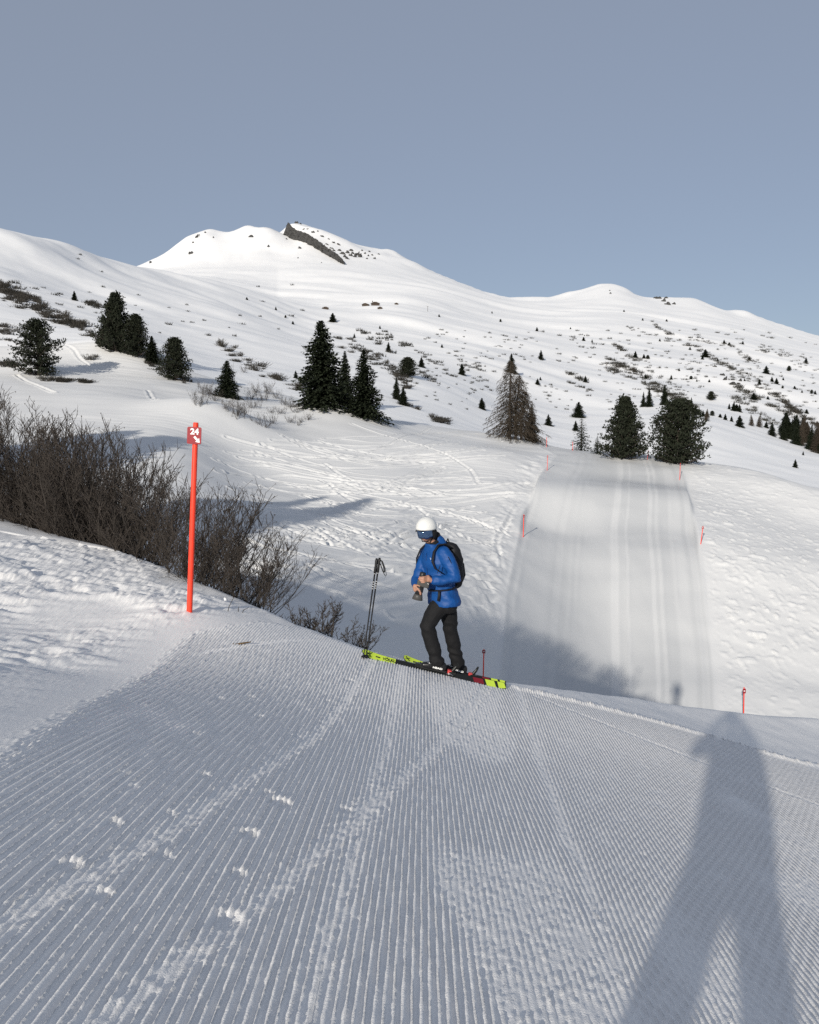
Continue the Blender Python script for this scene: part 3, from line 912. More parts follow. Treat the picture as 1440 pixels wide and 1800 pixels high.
def place(name, parts, loc, sc, rz, label, cat, group=None):
    root = empty(name, loc, rz); root.scale = sc
    for pn, me in parts:
        o = bpy.data.objects.new(pn, me); link(o, root)
    tag(root, label, cat, group)
    return root

def place_one(name, me, loc, sc, rz, label, cat, group=None):
    o = bpy.data.objects.new(name, me); o.location = loc; o.scale = sc; o.rotation_euler = (0, 0, rz)
    link(o); tag(o, label, cat, group)
    return o

SPR = [spruce_meshes(1, W=4.8, levels=58, nb=14, lop=.12), spruce_meshes(2, W=4.4, shape=0.9, levels=54, nb=13, lop=.12), spruce_meshes(3, W=5.4, shape=0.68, levels=58, nb=15, lop=.12)]
SPR_OPEN = spruce_meshes(4, W=5.0, shape=0.8, levels=24, nb=8, dens=0.9)
PIN = [pine_meshes(21, W=8.0, lobes=230, prof_name='oval', ragged=.25), pine_meshes(22, W=6.2, lobes=150, prof_name='egg'), pine_meshes(23, W=6.6, lobes=110, prof_name='egg', ragged=.5)]
PIN_CONE = pine_meshes(24, W=7.4, lobes=210, prof_name='cone', ragged=.3)
SMALL = [SPR[0], SPR[2], PIN[1]]

def grow(px, py, hpx, parts, name, label, cat='tree', group=None, wid=1.0, dmin=60, dmax=2600, H0=10.0, names=('trunk', 'crown'), sink=0.15, rz=None):
    x, y, z = hit(px, py, dmin, dmax)
    depth = y * CP + (CZ - z) * SP
    H = hpx / F_PX * depth
    s = H / H0
    rr = random.Random(int(px * 7 + py))
    return place(name, list(zip(names, parts)), (x, y, z - sink * min(1, s)), (s * wid * 1.15, s * wid * 1.15, s), rr.uniform(0, 6.28) if rz is None else rz, label, cat, group)

# knoll in the middle
grow(566, 712, 149, SPR[2], 'spruce_tree', 'tallest dense dark spruce of the three on the snow knoll', wid=1.0)
grow(607, 714, 98, SPR[1], 'spruce_tree', 'slender spruce wedged between two larger spruces on the snow knoll', wid=0.95)
grow(640, 731, 117, SPR[0], 'spruce_tree', 'pointed spruce with wide skirt at the low end of the snow knoll', wid=1.1)
grow(697, 702, 40, SPR[1], 'spruce_tree', 'taller of two small spruces side by side behind the snow knoll', wid=1.0, dmin=125)
grow(709, 712, 33, SPR[0], 'spruce_tree', 'shorter of two small spruces side by side behind the snow knoll', wid=1.2, dmin=125)
# left group
grow(68, 660, 98, PIN[2], 'stone_pine', 'ragged stone pine with split top above the leafless bushes', wid=1.0)
grow(205, 618, 101, PIN_CONE, 'stone_pine', 'tall full stone pine, highest of the row on the snow shelf', wid=0.80)
grow(184, 606, 52, SPR[1], 'spruce_tree', 'thin spruce close against the tall stone pine on the shelf', wid=1.0)
grow(240, 627, 74, PIN[1], 'stone_pine', 'broad stone pine with rounded top beside the tall stone pine', wid=0.9)
grow(268, 637, 47, SPR[0], 'spruce_tree', 'small narrow spruce between two rounded stone pines', wid=1.35)
grow(308, 668, 74, PIN[1], 'stone_pine', 'egg-shaped dark stone pine at the foot of the slope', wid=1.02)
grow(400, 699, 66, SPR[2], 'spruce_tree', 'lone young spruce among leafless shrubs on the small knoll', wid=1.1)
grow(131, 528, 17, SMALL[0], 'spruce_tree', 'tiny lone spruce above the brown thicket on the left hillside', wid=1.3)
# larch and the trees on the crest of the run
LAR = larch_meshes(51)
grow(896, 772, 140, LAR, 'larch_tree', 'bare brown larch with drooping branches beside the groomed run', H0=13.0, names=('trunk', 'branches'), wid=0.95, rz=0.15, dmin=100)
grow(934, 776, 66, SPR[1], 'spruce_tree', 'brownish narrow spruce tucked under the bare larch', wid=0.9, dmin=100)
grow(899, 655, 34, SPR[0], 'spruce_tree', 'small spruce whose tip shows above the bare larch', dmin=150, wid=1.1)
grow(1022, 790, 62, SPR_OPEN, 'spruce_tree', 'thin open spruce on the crest of the groomed run', wid=1.05, dmin=100, dmax=150)
grow(1050, 797, 32, SPR_OPEN, 'spruce_tree', 'short bushy spruce beside the thin spruce on the crest', wid=1.3, dmin=100, dmax=150)
grow(1097, 806, 108, PIN_CONE, 'stone_pine', 'cone-shaped dark stone pine on the crest of the groomed run', wid=.86, dmin=100, dmax=150)
grow(1190, 814, 111, PIN[0], 'stone_pine', 'broad round-topped stone pine on the crest of the groomed run', wid=.88, dmin=100, dmax=150)
grow(1017, 734, 28, SPR[2], 'spruce_tree', 'dense small spruce standing beyond the crest of the run', wid=1.35, dmin=150)
grow(1012, 757, 18, SMALL[0], 'spruce_tree', 'stub of a spruce just behind the thin open spruce', wid=1.3, dmin=130)
grow(964, 748, 20, SMALL[0], 'spruce_tree', 'small spruce on the slope between larch and groomed run', wid=1.4, dmin=130)
grow(1131, 715, 27, SPR[1], 'spruce_tree', 'left one of a close pair of thin spruces behind the hump', wid=.8, dmin=150)
grow(1141, 715, 32, SPR[0], 'spruce_tree', 'forked thin spruce, taller of the close pair behind the hump', wid=.9, dmin=150)
grow(1168, 712, 36, SPR[0], 'spruce_tree', 'narrow spruce rising behind the broad round-topped stone pine', wid=.9, dmin=150)
grow(1215, 722, 24, SPR[1], 'spruce_tree', 'narrow spruce at the edge of the dark hedge of small trees', wid=.9, dmin=150)
grow(1357, 766, 25, SPR[0], 'spruce_tree', 'dark single spruce on the rim of the white hump', wid=1.1, dmin=150)
grow(1300, 750, 20, SMALL[1], 'spruce_tree', 'bushy small spruce on the rim of the white hump', wid=1.4, dmin=150)
grow(1398, 822, 15, SMALL[0], 'spruce_tree', 'tiny spruce alone on the white flat below the dark wood', wid=1.2, dmin=101)
G1 = 'small conifers dotted over the far slope'
LB1 = 'tiny dark conifer among those dotted over the far white slope'
for px, py, h in [(585,566,16),(683,618,17),(717,662,34),(741,646,18),(812,659,20),(847,719,20),(951,632,17),(945,676,11),(623,594,8),(502,559,5),(485,545,6),(434,527,5),(515,570,6),(668,578,6),(777,611,6),(772,557,5),(1003,579,4),
                  (1347,657,14),(1387,652,9),(1417,638,10),(1365,675,11),(1335,676,10),(1357,671,9),(1240,628,14),(1235,632,9),(1117,629,12),(1132,630,8),(1139,631,7),(1317,633,6),(1030,672,9),(1026,599,7),(1041,602,6),(1250,703,15),(1325,703,13),(1252,731,9),(1275,738,11),(1286,741,10),(1266,734,7),(1347,752,12),(1371,756,9),(1290,722,15),(1300,724,14),(1295,722,12),(1282,719,10),
                  (1306,605,6),(1282,608,6),(1273,604,7),(1215,667,6),(1225,671,5),(1194,652,5),(1180,667,8),(1135,666,9),(1410,690,5),(1427,692,7),(1433,693,7),(1397,684,6),(1376,683,5),(1418,727,8),(1350,702,6),(1377,668,5),(950,668,6),(895,700,6),(880,566,5),(944,582,7),(865,551,4),
                  (1222,728,16),(1229,730,13),(1236,732,11),(1243,733,12),(520,665,14),(1029,672,12),(1412,800,7),(1247,672,5),(1309,670,5),(1160,600,5),(1172,565,4),(1097,548,4),(1130,563,4),(1213,615,5),(1262,635,5)]:
    rr = random.Random(px * 3 + py)
    grow(px, py, h, SMALL[rr.choice((0, 0, 1, 1, 2))], 'small_conifer', LB1, 'tree', G1, wid=rr.uniform(1.1, 1.6), dmin=135 if px > 480 else 120)
# dark mixed wood at the right edge
G2 = 'trees of the dark mixed wood on the hump'
rr = random.Random(77)
for i in range(34):
    px = 1376 + 72 * rr.random(); t_ = (px - 1376) / 70
    py = 775 + 24 * t_ - rr.uniform(0, 16); h = rr.uniform(32, 54) * (0.7 + 0.3 * t_)
    if rr.random() < 0.45:
        grow(px, py, h, LAR, 'larch_tree', 'bare brown larch within the dark mixed wood on the hump', 'tree', G2, H0=13.0, names=('trunk', 'branches'), wid=.8, dmin=150)
    else:
        grow(px, py, h, SPR[rr.randrange(3)], 'spruce_tree', 'dark spruce within the dark mixed wood on the hump', 'tree', G2, wid=rr.uniform(.8, 1.1), dmin=150)
for px, py, h in ((1243, 748, 22), (1320, 752, 20), (1336, 755, 24)):
    grow(px + 0, py - (8 if px < 1300 else 4), h, LAR, 'larch_tree', 'spindly bare larch behind the rim of the white hump', 'tree', 'spindly larches on the hump', H0=13.0, names=('trunk', 'branches'), wid=.7, dmin=150)
# conifers beyond the left edge of the view; their shadows lie across the bowl
for x, y, H, k, lb in ((-21.0, 32.5, 13.5, SPR[2], 'tall spruce below the bank whose shadow crosses the bowl'), (-24.2, 33.5, 12.8, SPR[0], 'second spruce next to the tall one below the bank'), (-33.0, 50.0, 12.5, PIN[1], 'stone pine in the bowl beyond the leafless bushes'), (-37.0, 51.0, 12.0, PIN_CONE, 'pointed stone pine in the bowl beyond the leafless bushes')):
    s = H / 10.0
    place('stone_pine', list(zip(('trunk', 'crown'), k)), (x, y, h1(x, y) - .1), (s, s, s), x, lb, 'tree')

# ------------------------------------------------------------------ leafless bushes behind the bank
BUSH = [bush_meshes(61, 2.5, 22, .8, (.22, 0)), bush_meshes(62, 2.5, 18, .9, (.35, 0)), bush_meshes(63, 2.5, 24, .7, (.10, 0)), bush_meshes(64, 2.5, 15, .9, (.40, -.05), .9)]
BUSH_S = [bush_meshes(65, 1.0, 26, 1.0, (.12, 0), .6, .25), bush_meshes(66, 1.0, 20, .9, (.25, 0), .6, .22)]
GB = 'leafless bushes lining the back of the snow bank'
LBB = 'tall leafless brown bush in the dense thicket behind the snow bank'
br = random.Random(8)
def bush_at(px, top_py, d, parts, label, group=None, H0=2.5, wid=1.0, rz=None):
    d += float(np.interp(px, [-600, 0, 200, 400, 520], [4.0, 3.6, 2.6, .9, .1]))
    a = (px - 720) / F_PX / CP
    x, y = a * d, d
    z = h1(x, y)
    top = unproj(px, top_py, d)[2]
    H = max(0.4, top - z)
    s = H / H0
    return place('leafless_bush', list(zip(('stems', 'twigs'), parts)), (x, y, z), (wid * s ** .6, wid * s ** .6, s), br.uniform(-.5, .5) if rz is None else rz, label, 'bush', group)
for px, top, d in [(-560, 520, 15.5), (-480, 545, 15.2), (-410, 560, 15.0), (-340, 590, 14.9), (-290, 610, 14.6), (-235, 630, 14.6), (-180, 640, 14.4), (-120, 655, 14.2), (-75, 690, 14.4), (-35, 668, 13.9), (5, 690, 14.3), (38, 712, 13.7), (22, 725, 15.2), (70, 735, 14.0), (100, 742, 13.6), (85, 728, 15.4), (128, 738, 13.3), (152, 752, 14.2), (178, 752, 13.2), (140, 735, 15.6), (202, 770, 13.6), (60, 790, 13.2), (-60, 750, 13.4), (-10, 780, 13.2), (115, 800, 12.9), (160, 810, 12.7), (218, 800, 12.7)]:
    bush_at(px, top, d, BUSH[br.randrange(3)], LBB, GB, wid=1.05)
LB2 = 'looser leafless bush leaning over the bank near the orange-red marker pole'
for px, top, d in [(252, 835, 12.6), (280, 800, 12.6), (312, 808, 12.3), (345, 835, 12.2), (375, 842, 12.0), (405, 890, 11.9), (425, 912, 12.2)]:
    bush_at(px, top, d, BUSH[(0, 1, 3)[br.randrange(3)]], LB2, 'looser bushes near the marker pole', wid=.95)
bush_at(448, 935, 11.6, BUSH[3], 'single open bush with spreading bare stems at the end of the thicket', wid=.78, rz=0)
bush_at(548, 1036, 11.1, BUSH_S[0], 'small dense leafless bush low on the rim before the thicket ends', H0=1.0, wid=1.25, rz=0)
bush_at(618, 1072, 10.9, BUSH_S[1], 'little bare bush on the rim just behind the ski poles', H0=1.0, wid=1.1, rz=0)

# ------------------------------------------------------------------ shrubs on the slopes
MIDB = [bush_meshes(71, 2.0, 14, 1.0, (0, 0), .7, .4), bush_meshes(72, 2.0, 12, 1.1, (.2, 0), .6, .5), bush_meshes(73, 2.0, 18, .8, (.1, 0), .8, .6)]
GM = 'bare shrubs on the small knoll'
for px, py, h in [(352,712,30),(358,694,26),(420,734,36),(432,728,30),(455,747,28),(468,752,24),(480,744,26),(398,722,24),(440,702,30),(452,690,26),(470,692,24),(486,700,22),(500,712,24),(512,716,20),(522,726,22),(540,738,20),(530,742,14),(512,744,16),(524,748,14),(377,704,28),(372,694,24),(462,705,20),(448,718,22),(478,726,16),(495,728,16),(405,650,16),(430,655,18)]:
    x, y, z = hit(px, py, 60, 200); H = h / F_PX * y; s = H / 2.0
    p = MIDB[br.randrange(3)]
    place('bare_shrub', list(zip(('stems', 'twigs'), p)), (x, y, z), (s * 1.35, s * 1.35, s), br.uniform(0, 6.28), 'bare twiggy shrub among those covering the small knoll', 'shrub', GM)
SH = [shrub_mesh(81, 46, 1.7, .9), shrub_mesh(82, 60, 2.2, .8), shrub_mesh(83, 40, 1.3, 1.1), shrub_mesh(84, 60, 2.4, .6, M_SHRUB_D)]
cand = []
def band(pts, n, wid, h0, h1_, dmin=125, jit=1.0):
    for _ in range(n):
        t = br.random() * (len(pts) - 1); k = min(len(pts) - 2, int(t)); f = t - k
        px = pts[k][0] + (pts[k + 1][0] - pts[k][0]) * f; py = pts[k][1] + (pts[k + 1][1] - pts[k][1]) * f
        g = br.gauss(0, 1) * wid
        cand.append((px + br.uniform(-4, 4) + g * .3, py + g * .8, br.uniform(h0, h1_), dmin))
band([(-10, 500), (70, 538), (160, 588)], 90, 6, 9, 17, 118)
band([(0, 520), (60, 545), (110, 570)], 25, 5, 8, 14, 118)
band([(-5, 580), (45, 600)], 16, 9, 8, 15, 112)
band([(0, 640), (30, 642)], 14, 4, 10, 16, 105)
band([(70, 668), (160, 672)], 26, 2, 8, 13, 100)
band([(160, 590), (190, 602)], 8, 3, 8, 12, 118)
band([(150, 532), (190, 545)], 14, 2, 8, 12, 118)
band([(255, 640), (335, 672)], 14, 4, 7, 12, 100)
band([(385, 610), (440, 640), (520, 680), (560, 705)], 46, 9, 8, 15, 115)
band([(590, 595), (640, 620), (690, 650), (720, 680)], 50, 9, 6, 11)
band([(630, 580), (680, 615), (740, 655), (770, 675)], 34, 3, 5, 9)
band([(660, 585), (700, 600), (760, 630)], 24, 4, 4, 8)
band([(640, 620), (690, 650), (730, 670)], 50, 10, 4, 7)
band([(705, 705), (760, 735), (785, 742)], 30, 3, 7, 12)
band([(720, 610), (770, 640), (800, 668)], 16, 6, 4, 8)
band([(800, 632), (870, 690)], 14, 7, 4, 7)
band([(830, 640), (860, 655)], 8, 4, 4, 8)
band([(998, 655), (1030, 672)], 14, 3, 5, 9, 200)
band([(1000, 672), (1040, 688)], 12, 3, 4, 7, 200)
band([(1070, 634), (1110, 652), (1160, 682), (1215, 715)], 80, 4, 5, 10, 200)
band([(1070, 650), (1120, 668), (1180, 700)], 46, 4, 4, 8, 200)
band([(1095, 620), (1150, 655), (1200, 690)], 30, 10, 4, 7, 200)
band([(1080, 605), (1105, 622)], 14, 2, 5, 8, 200)
band([(1140, 565), (1180, 590), (1240, 625), (1290, 650), (1340, 685)], 70, 2, 3, 6, 200)
band([(1220, 605), (1260, 635), (1320, 660), (1380, 700)], 60, 3, 3, 6, 200)
band([(1210, 592), (1290, 615), (1330, 640)], 40, 4, 3, 5, 200)
band([(1290, 680), (1350, 710), (1400, 735)], 40, 3, 5, 9, 200)
band([(1360, 695), (1400, 725), (1440, 750)], 46, 3, 6, 11, 200)
band([(1280, 660), (1310, 690), (1330, 715)], 28, 8, 4, 7, 200)
band([(1290, 700), (1340, 735), (1370, 750)], 30, 6, 5, 9, 200)
band([(1160, 690), (1230, 720)], 18, 4, 5, 9, 200)
band([(1330, 610), (1430, 640)], 30, 6, 3, 5, 200)
band([(1100, 575), (1200, 605)], 18, 5, 3, 5, 200)
for _ in range(420):
    cand.append((br.uniform(740, 1440), br.uniform(580, 720), br.uniform(2.5, 5.5), 200))
for _ in range(40):
    cand.append((br.uniform(0, 560), br.uniform(500, 600), br.uniform(3, 6), 140))
for px, py, h in [(20,497,9),(28,498,9),(60,508,6),(97,519,8),(160,632,14),(168,628,12),(225,590,8),(297,571,8),(366,590,7),(412,591,7),(250,545,3),(218,532,4),(178,478,4),(135,455,4),(140,448,4)]:
    cand.append((px, py, h, 115))
placed = []
for px, py, h, dmin in cand:
    x, y, z = hit(px, py, dmin)
    if y < 105 and px > 820: continue
    if y > 1500: continue
    placed.append((h, x, y, z))
placed.sort(key=lambda q: -q[0])
GS = 'low shrubs dotting the far slopes'
for i, (h, x, y, z) in enumerate(placed[:290]):
    H = h / F_PX * y * 0.75
    w = H * br.uniform(.7, 1.5); H *= br.uniform(.6, 1.1)
    place_one('mountain_shrub', SH[br.randrange(4)], (x, y, z), (w, w, H), br.uniform(0, 6.28), 'low grey-brown shrub poking through the snow of the far slopes', 'shrub', GS)
# the rest, too many and too small to count
sv, sf = [], []
for h, x, y, z in placed[290:]:
    H = h / F_PX * y * 0.8; w = H * br.uniform(1.2, 2.6)
    for k in range(30):
        o = len(sv)
        bx, by = x + br.uniform(-.5, .5) * w, y + br.uniform(-.5, .5) * w
        tx, ty = bx + br.uniform(-.35, .35) * w, by + br.uniform(-.35, .35) * w
        th = H * br.uniform(.4, 1.0); ww = .035 * w
        sv += [(bx - ww, by, z - .1 * H), (bx + ww, by + ww, z - .1 * H), (tx, ty, z + th), (bx, by - ww, z - .1 * H)]
        sf += [(o, o + 1, o + 2), (o + 1, o + 3, o + 2), (o + 3, o, o + 2)]
me = bpy.data.meshes.new('heath'); me.from_pydata(sv, [], sf); me.update(); me.materials.append(M_SHRUB_D)
heath = link(bpy.data.objects.new('heath', me)); heath['kind'] = 'stuff'
tag(heath, 'scattered low heath and twigs speckling the far white slopes', 'heath')

# ------------------------------------------------------------------ rocks, huts, line poles
M_ROCK = mat('rock', (0.055, 0.054, 0.053), 0.9, noise=(0.08, 0.8), bump=(0.12, 1.0, 6.0))
M_WOOD = mat('hut_wood', (0.055, 0.042, 0.033), 0.85, noise=(0.8, 0.4))
M_ROOFSNOW = mat('roof_snow', (0.84, 0.85, 0.87), 0.6)
ROCK_TOP = [(507,391),(518,402),(538,411),(560,423),(575,435),(587,442),(597,451),(606,461)]
ROCK_BOT = [(498,411),(512,419),(537,426),(555,436),(575,448),(588,455),(598,461),(605,464)]
def cliff():
    ns, nr = 90, 14
    tt = np.linspace(0, 1, ns)
    ti = np.linspace(0, 1, len(ROCK_TOP))
    top = np.stack([np.interp(tt, ti, [p[0] for p in ROCK_TOP]), np.interp(tt, ti, [p[1] for p in ROCK_TOP])], -1)
    bot = np.stack([np.interp(tt, ti, [p[0] for p in ROCK_BOT]), np.interp(tt, ti, [p[1] for p in ROCK_BOT])], -1)
    V = []
    for i in range(ns):
        x, y, z = hit(float(bot[i, 0]), float(bot[i, 1]) + 1, 1200)
        y -= 6
        for j in range(-2, nr + 3):
            q = min(1, max(0, j / nr))
            px = bot[i, 0] + (top[i, 0] - bot[i, 0]) * q + 1.6 * float(vn(i * .7, j * .6, 101)); py = bot[i, 1] + (top[i, 1] - bot[i, 1]) * q + 2.6 * float(vn(i * .45, j * .25, 102) * .6 + vn(i * 1.1, j * .4, 105) * .5) * (1 if 0 < q < 1 else .9)
            d = y + q * 6 - 3.5 * float(vn(i * .16, j * .55, 103)) - 2.0 * abs(float(vn(i * .6, j * .9, 104)))
            if j < 0: d = y + 40; py += 3
            if j > nr: d = y + 20 + 30 * (j - nr)
            p = unproj(float(px), float(py), d); V.append(p)
    m = nr + 5
    Q = []
    for i in range(ns - 1):
        for j in range(m - 1):
            Q.append((i * m + j, (i + 1) * m + j, (i + 1) * m + j + 1, i * m + j + 1))
    faces = Q + [tuple(range(m - 1, -1, -1)), tuple((ns - 1) * m + k for k in range(m))]
    me = bpy.data.meshes.new('cliff_band'); me.from_pydata(V, [], faces); me.update(); me.materials.append(M_ROCK)
    o = link(bpy.data.objects.new('rock_cliff', me))
    tag(o, 'long grey tilted cliff band at the mountain summit', 'cliff')
cliff()
def rock_mesh(seed):
    bm = bmesh.new(); bmesh.ops.create_icosphere(bm, subdivisions=3, radius=1.0)
    for v in bm.verts:
        n = float(fbm(np.array([v.co.x * 1.4 + v.co.z]), np.array([v.co.y * 1.4 - v.co.z * .7]), 4, seed)[0])
        v.co *= 1 + 0.38 * n
        v.co.z = round(v.co.z * 4 + .3 * n) / 4 * .6 + v.co.z * .4
    me = bpy.data.meshes.new('rock'); bm.to_mesh(me); bm.free(); me.materials.append(M_ROCK); return me
RK = [rock_mesh(s) for s in (111, 112, 113)]
def rock(px, py, w, h, label, group, dmin=700, tilt=0.45):
    x, y, z = hit(px, py, dmin)
    sx = w / F_PX * y * .5; sz = h / F_PX * y * .6
    o = place_one('rock_outcrop', RK[br.randrange(3)], (x, y + sx * .2, z), (sx, sx * .8, sz), 0, label, 'rock', group)
    o.rotation_euler = (0, tilt, br.uniform(-.3, .3))
LR = 'dark rock showing through the snow of the summit ridge'
for px, py, w, h in [(521,391,6,4),(528,394,4,3),(534,404,4,3),(550,409,6,4),(559,407,4,3),(566,416,6,3),(586,427,5,3),(595,430,9,3),(603,447,12,5),(597,441,8,4),(612,445,10,6),(618,441,10,4),(624,452,7,12),(632,452,6,10),(641,446,3,4),(647,450,3,4),(650,443,6,3),(658,455,4,4),(606,452,8,5),(587,441,8,3),(575,430,9,2),(504,421,5,3),(528,437,9,4),(524,454,3,3),(565,462,2,2),
                     (335,446,8,6),(345,418,4,8),(349,414,5,3),(265,462,8,4),(442,417,10,5),(472,434,5,5),(375,418,3,4),(340,427,5,3),(361,409,4,3),(610,455,9,4),(616,450,7,5),(621,446,9,4),(628,449,5,9),(600,457,8,4),(593,449,9,4),(583,437,7,2),(637,441,5,3),(645,455,4,3),(654,449,4,3),(666,447,5,2),(570,433,7,2),(541,403,4,2),(578,421,5,2)]:
    rock(px, py, w, h, LR, 'rocks on the summit ridge', 1200)
for px, py, w, h in [(1158,525,10,5),(1168,530,9,9),(1176,536,14,7),(1186,535,8,5),(1152,524,6,3),(1172,524,7,3),(1074,516,5,3),(1072,511,3,2)]:
    rock(px, py, w, h, 'patchy dark rock on the lower second summit', 'rocks on the second summit', 1200)
for px, py, w, h in [(1289,676,12,7),(1302,670,7,8),(1270,660,8,5),(1274,668,5,9),(1258,645,9,3),(1299,675,6,3)]:
    rock(px, py, w, h, 'dark rock beside the stream hollow on the far slope', 'rocks at the stream hollow', 300)

def hut(px, py, wpx, hpx, label, chim=False, rz=0.0):
    x, y, z = hit(px, py, 500)
    w = wpx / F_PX * y; h = hpx / F_PX * y; dp = w * .7
    root = empty('mountain_hut', (x, y, z - .5), rz)
    b = MB(); b.box((0, 0, h * .30), (w * .86, dp * .8, h * .6 + .6)); b.build('wall', M_WOOD, root, False)
    b = MB(); e = h * .55
    vs_ = []
    for yy in (-dp * .5, dp * .5):
        vs_ += [(-w * .5, yy, e), (w * .5, yy, e), (w * .12, yy, h), (-w * .12, yy, h)]
    b.add(vs_, [(0, 1, 2, 3), (7, 6, 5, 4), (0, 4, 5, 1), (1, 5, 6, 2), (2, 6, 7, 3), (3, 7, 4, 0)])
    b.build('eaves', M_WOOD, root, False)
    b = MB()
    vs_ = []
    for yy in (-dp * .44, dp * .46):
        vs_ += [(-w * .42, yy, e + h * .12), (w * .42, yy, e + h * .12), (w * .10, yy, h * 1.07), (-w * .10, yy, h * 1.07)]
    b.add(vs_, [(0, 1, 2, 3), (7, 6, 5, 4), (0, 4, 5, 1), (1, 5, 6, 2), (2, 6, 7, 3), (3, 7, 4, 0)])
    rf = b.build('roof_snow', M_ROOFSNOW, root, False)
    if chim:
        b = MB(); b.box((-w * .3, 0, h * 1.05), (w * .09, w * .09, h * .6)); b.build('chimney', M_WOOD, root, False)
    tag(root, label, 'hut')
hut(572, 543.5, 12, 5, 'snow-capped hut standing alone left of the hut cluster', rz=.2)
hut(643, 538, 13, 5.5, 'low hut with pitched roof beside the chimneyed hut', rz=-.2)
hut(660, 537, 16, 6.5, 'largest wooden mountain hut with a chimney', True)
hut(668, 543, 9, 4.5, 'small shed just below the chimneyed hut', rz=.1)
hut(697, 535, 7, 3.5, 'tiny hut off on its own right of the cluster')
def line_pole(px, py, hpx, label, brace):
    x, y, z = hit(px, py, 200); h = hpx / F_PX * y
    root = empty('line_pole', (x, y, z - .3))
    b = MB(); b.tube([(0, 0, 0), (0, 0, h)], [.16, .13], 6); b.build('pole', M_WOOD, root)
    b = MB(); b.box((0, 0, h * .93), (1.6, .12, .14)); b.build('crossarm', M_WOOD, root, False)
    if brace:
        b = MB(); b.tube([(-h * .35, 0, 0), (0, 0, h * .8)], [.12, .10], 5); b.build('brace', M_WOOD, root)
    tag(root, label, 'pole')
line_pole(752, 548, 10, 'thin wooden line pole below the mountain flank', False)
line_pole(1067, 648, 12, 'braced wooden line pole above the shrub band', True)

# ------------------------------------------------------------------ marker poles
M_ORANGE = mat('orange_paint', (0.80, 0.055, 0.025), 0.5, noise=(14, 0.22), bump=(60, 0.15, 0.002))
M_SIGN = mat('sign_red', (0.25, 0.008, 0.016), 0.4, noise=(20, 0.15))
M_WHITE = mat('white_print', (0.82, 0.82, 0.80), 0.5)
M_BLACK = mat('black_plastic', (0.012, 0.012, 0.013), 0.45)

def text_mesh(body, size, m, bold=0.0, depth=0.0015):
    cu = bpy.data.curves.new('t', 'FONT'); cu.body = body; cu.size = size; cu.align_x = 'CENTER'; cu.align_y = 'CENTER'
    cu.extrude = depth; cu.offset = bold
    o = bpy.data.objects.new('t', cu); link(o)
    me = bpy.data.meshes.new_from_object(o.evaluated_get(bpy.context.evaluated_depsgraph_get()))
    bpy.data.objects.remove(o); bpy.data.curves.remove(cu)
    me.materials.clear(); me.materials.append(m)
    return me

def marker_meshes(H, R, sw, sh):
    b = MB()
    n = 12
    b.tube([(0, 0, -.25), (0, 0, 0), (0, 0, H * .5), (0, 0, H - .012), (0, 0, H)], [R * 1.05, R * 1.05, R, R * .95, R * .80], n)
    post = b.mesh('post', M_ORANGE)
    b = MB(); zc = H - sh * .5 - .055
    c = .012
    out = [(-sw / 2 + c, -sh / 2), (sw / 2 - c, -sh / 2), (sw / 2, -sh / 2 + c), (sw / 2, sh / 2 - c), (sw / 2 - c, sh / 2), (-sw / 2 + c, sh / 2), (-sw / 2, sh / 2 - c), (-sw / 2, -sh / 2 + c)]
    vs_ = [(x, -R - .004, zc + z) for x, z in out] + [(x, -R - .010, zc + z) for x, z in out]
    b.add(vs_, [tuple(range(8)), tuple(range(15, 7, -1))] + [(i, i + 8, (i + 1) % 8 + 8, (i + 1) % 8) for i in range(8)])
    plate = b.mesh('sign_plate', M_SIGN, False)
    return post, plate, zc

H_BIG = 2.36
post_me, plate_me, zc = marker_meshes(H_BIG, 0.034, 0.176, 0.205)
px_, py_, pz_ = unproj(333, 1079, 10.0)
root = empty('marker_pole', (px_, py_, h1(px_, py_)))
root.rotation_euler = (0, math.radians(3.5), math.radians(-6))
link(bpy.data.objects.new('post', post_me), root)
pl = link(bpy.data.objects.new('sign_plate', plate_me), root)
n24 = link(bpy.data.objects.new('number', text_mesh('24', 0.098, M_WHITE, 0.0035)), pl)
n24.rotation_euler = (math.pi / 2, 0, 0); n24.location = (0.004, -0.034 - .0115, zc + .045); n24.scale = (1.08, 1, 1)
b = MB()
ar = [(-.046, .012), (-.022, .036), (.010, .004), (.028, .022), (.036, -.044), (-.030, -.036), (-.014, -.020)]
# arrow pointing down to the right
A = []
def rot45(x, z): return ((x - z) * .7071, (-x - z) * .7071)
shaft = [(-.048, .013), (.006, .013), (.006, .034), (.052, 0), (.006, -.034), (.006, -.013), (-.048, -.013)]
c45 = math.cos(-math.pi / 4); s45 = math.sin(-math.pi / 4)
pts = [(x * c45 - z * s45 + .036, x * s45 + z * c45 + zc - .046) for x, z in shaft]
yb = -0.034 - .0112
b.add([(x, yb, z) for x, z in pts] + [(x, yb - .0015, z) for x, z in pts], [tuple(range(6, -1, -1)), tuple(range(7, 14))] + [(i, (i + 1) % 7, (i + 1) % 7 + 7, i + 7) for i in range(7)])
b.build('arrow', M_WHITE, pl, False)
tag(root, 'thick orange-red marker pole with dark red number plate on the bank', 'marker pole')

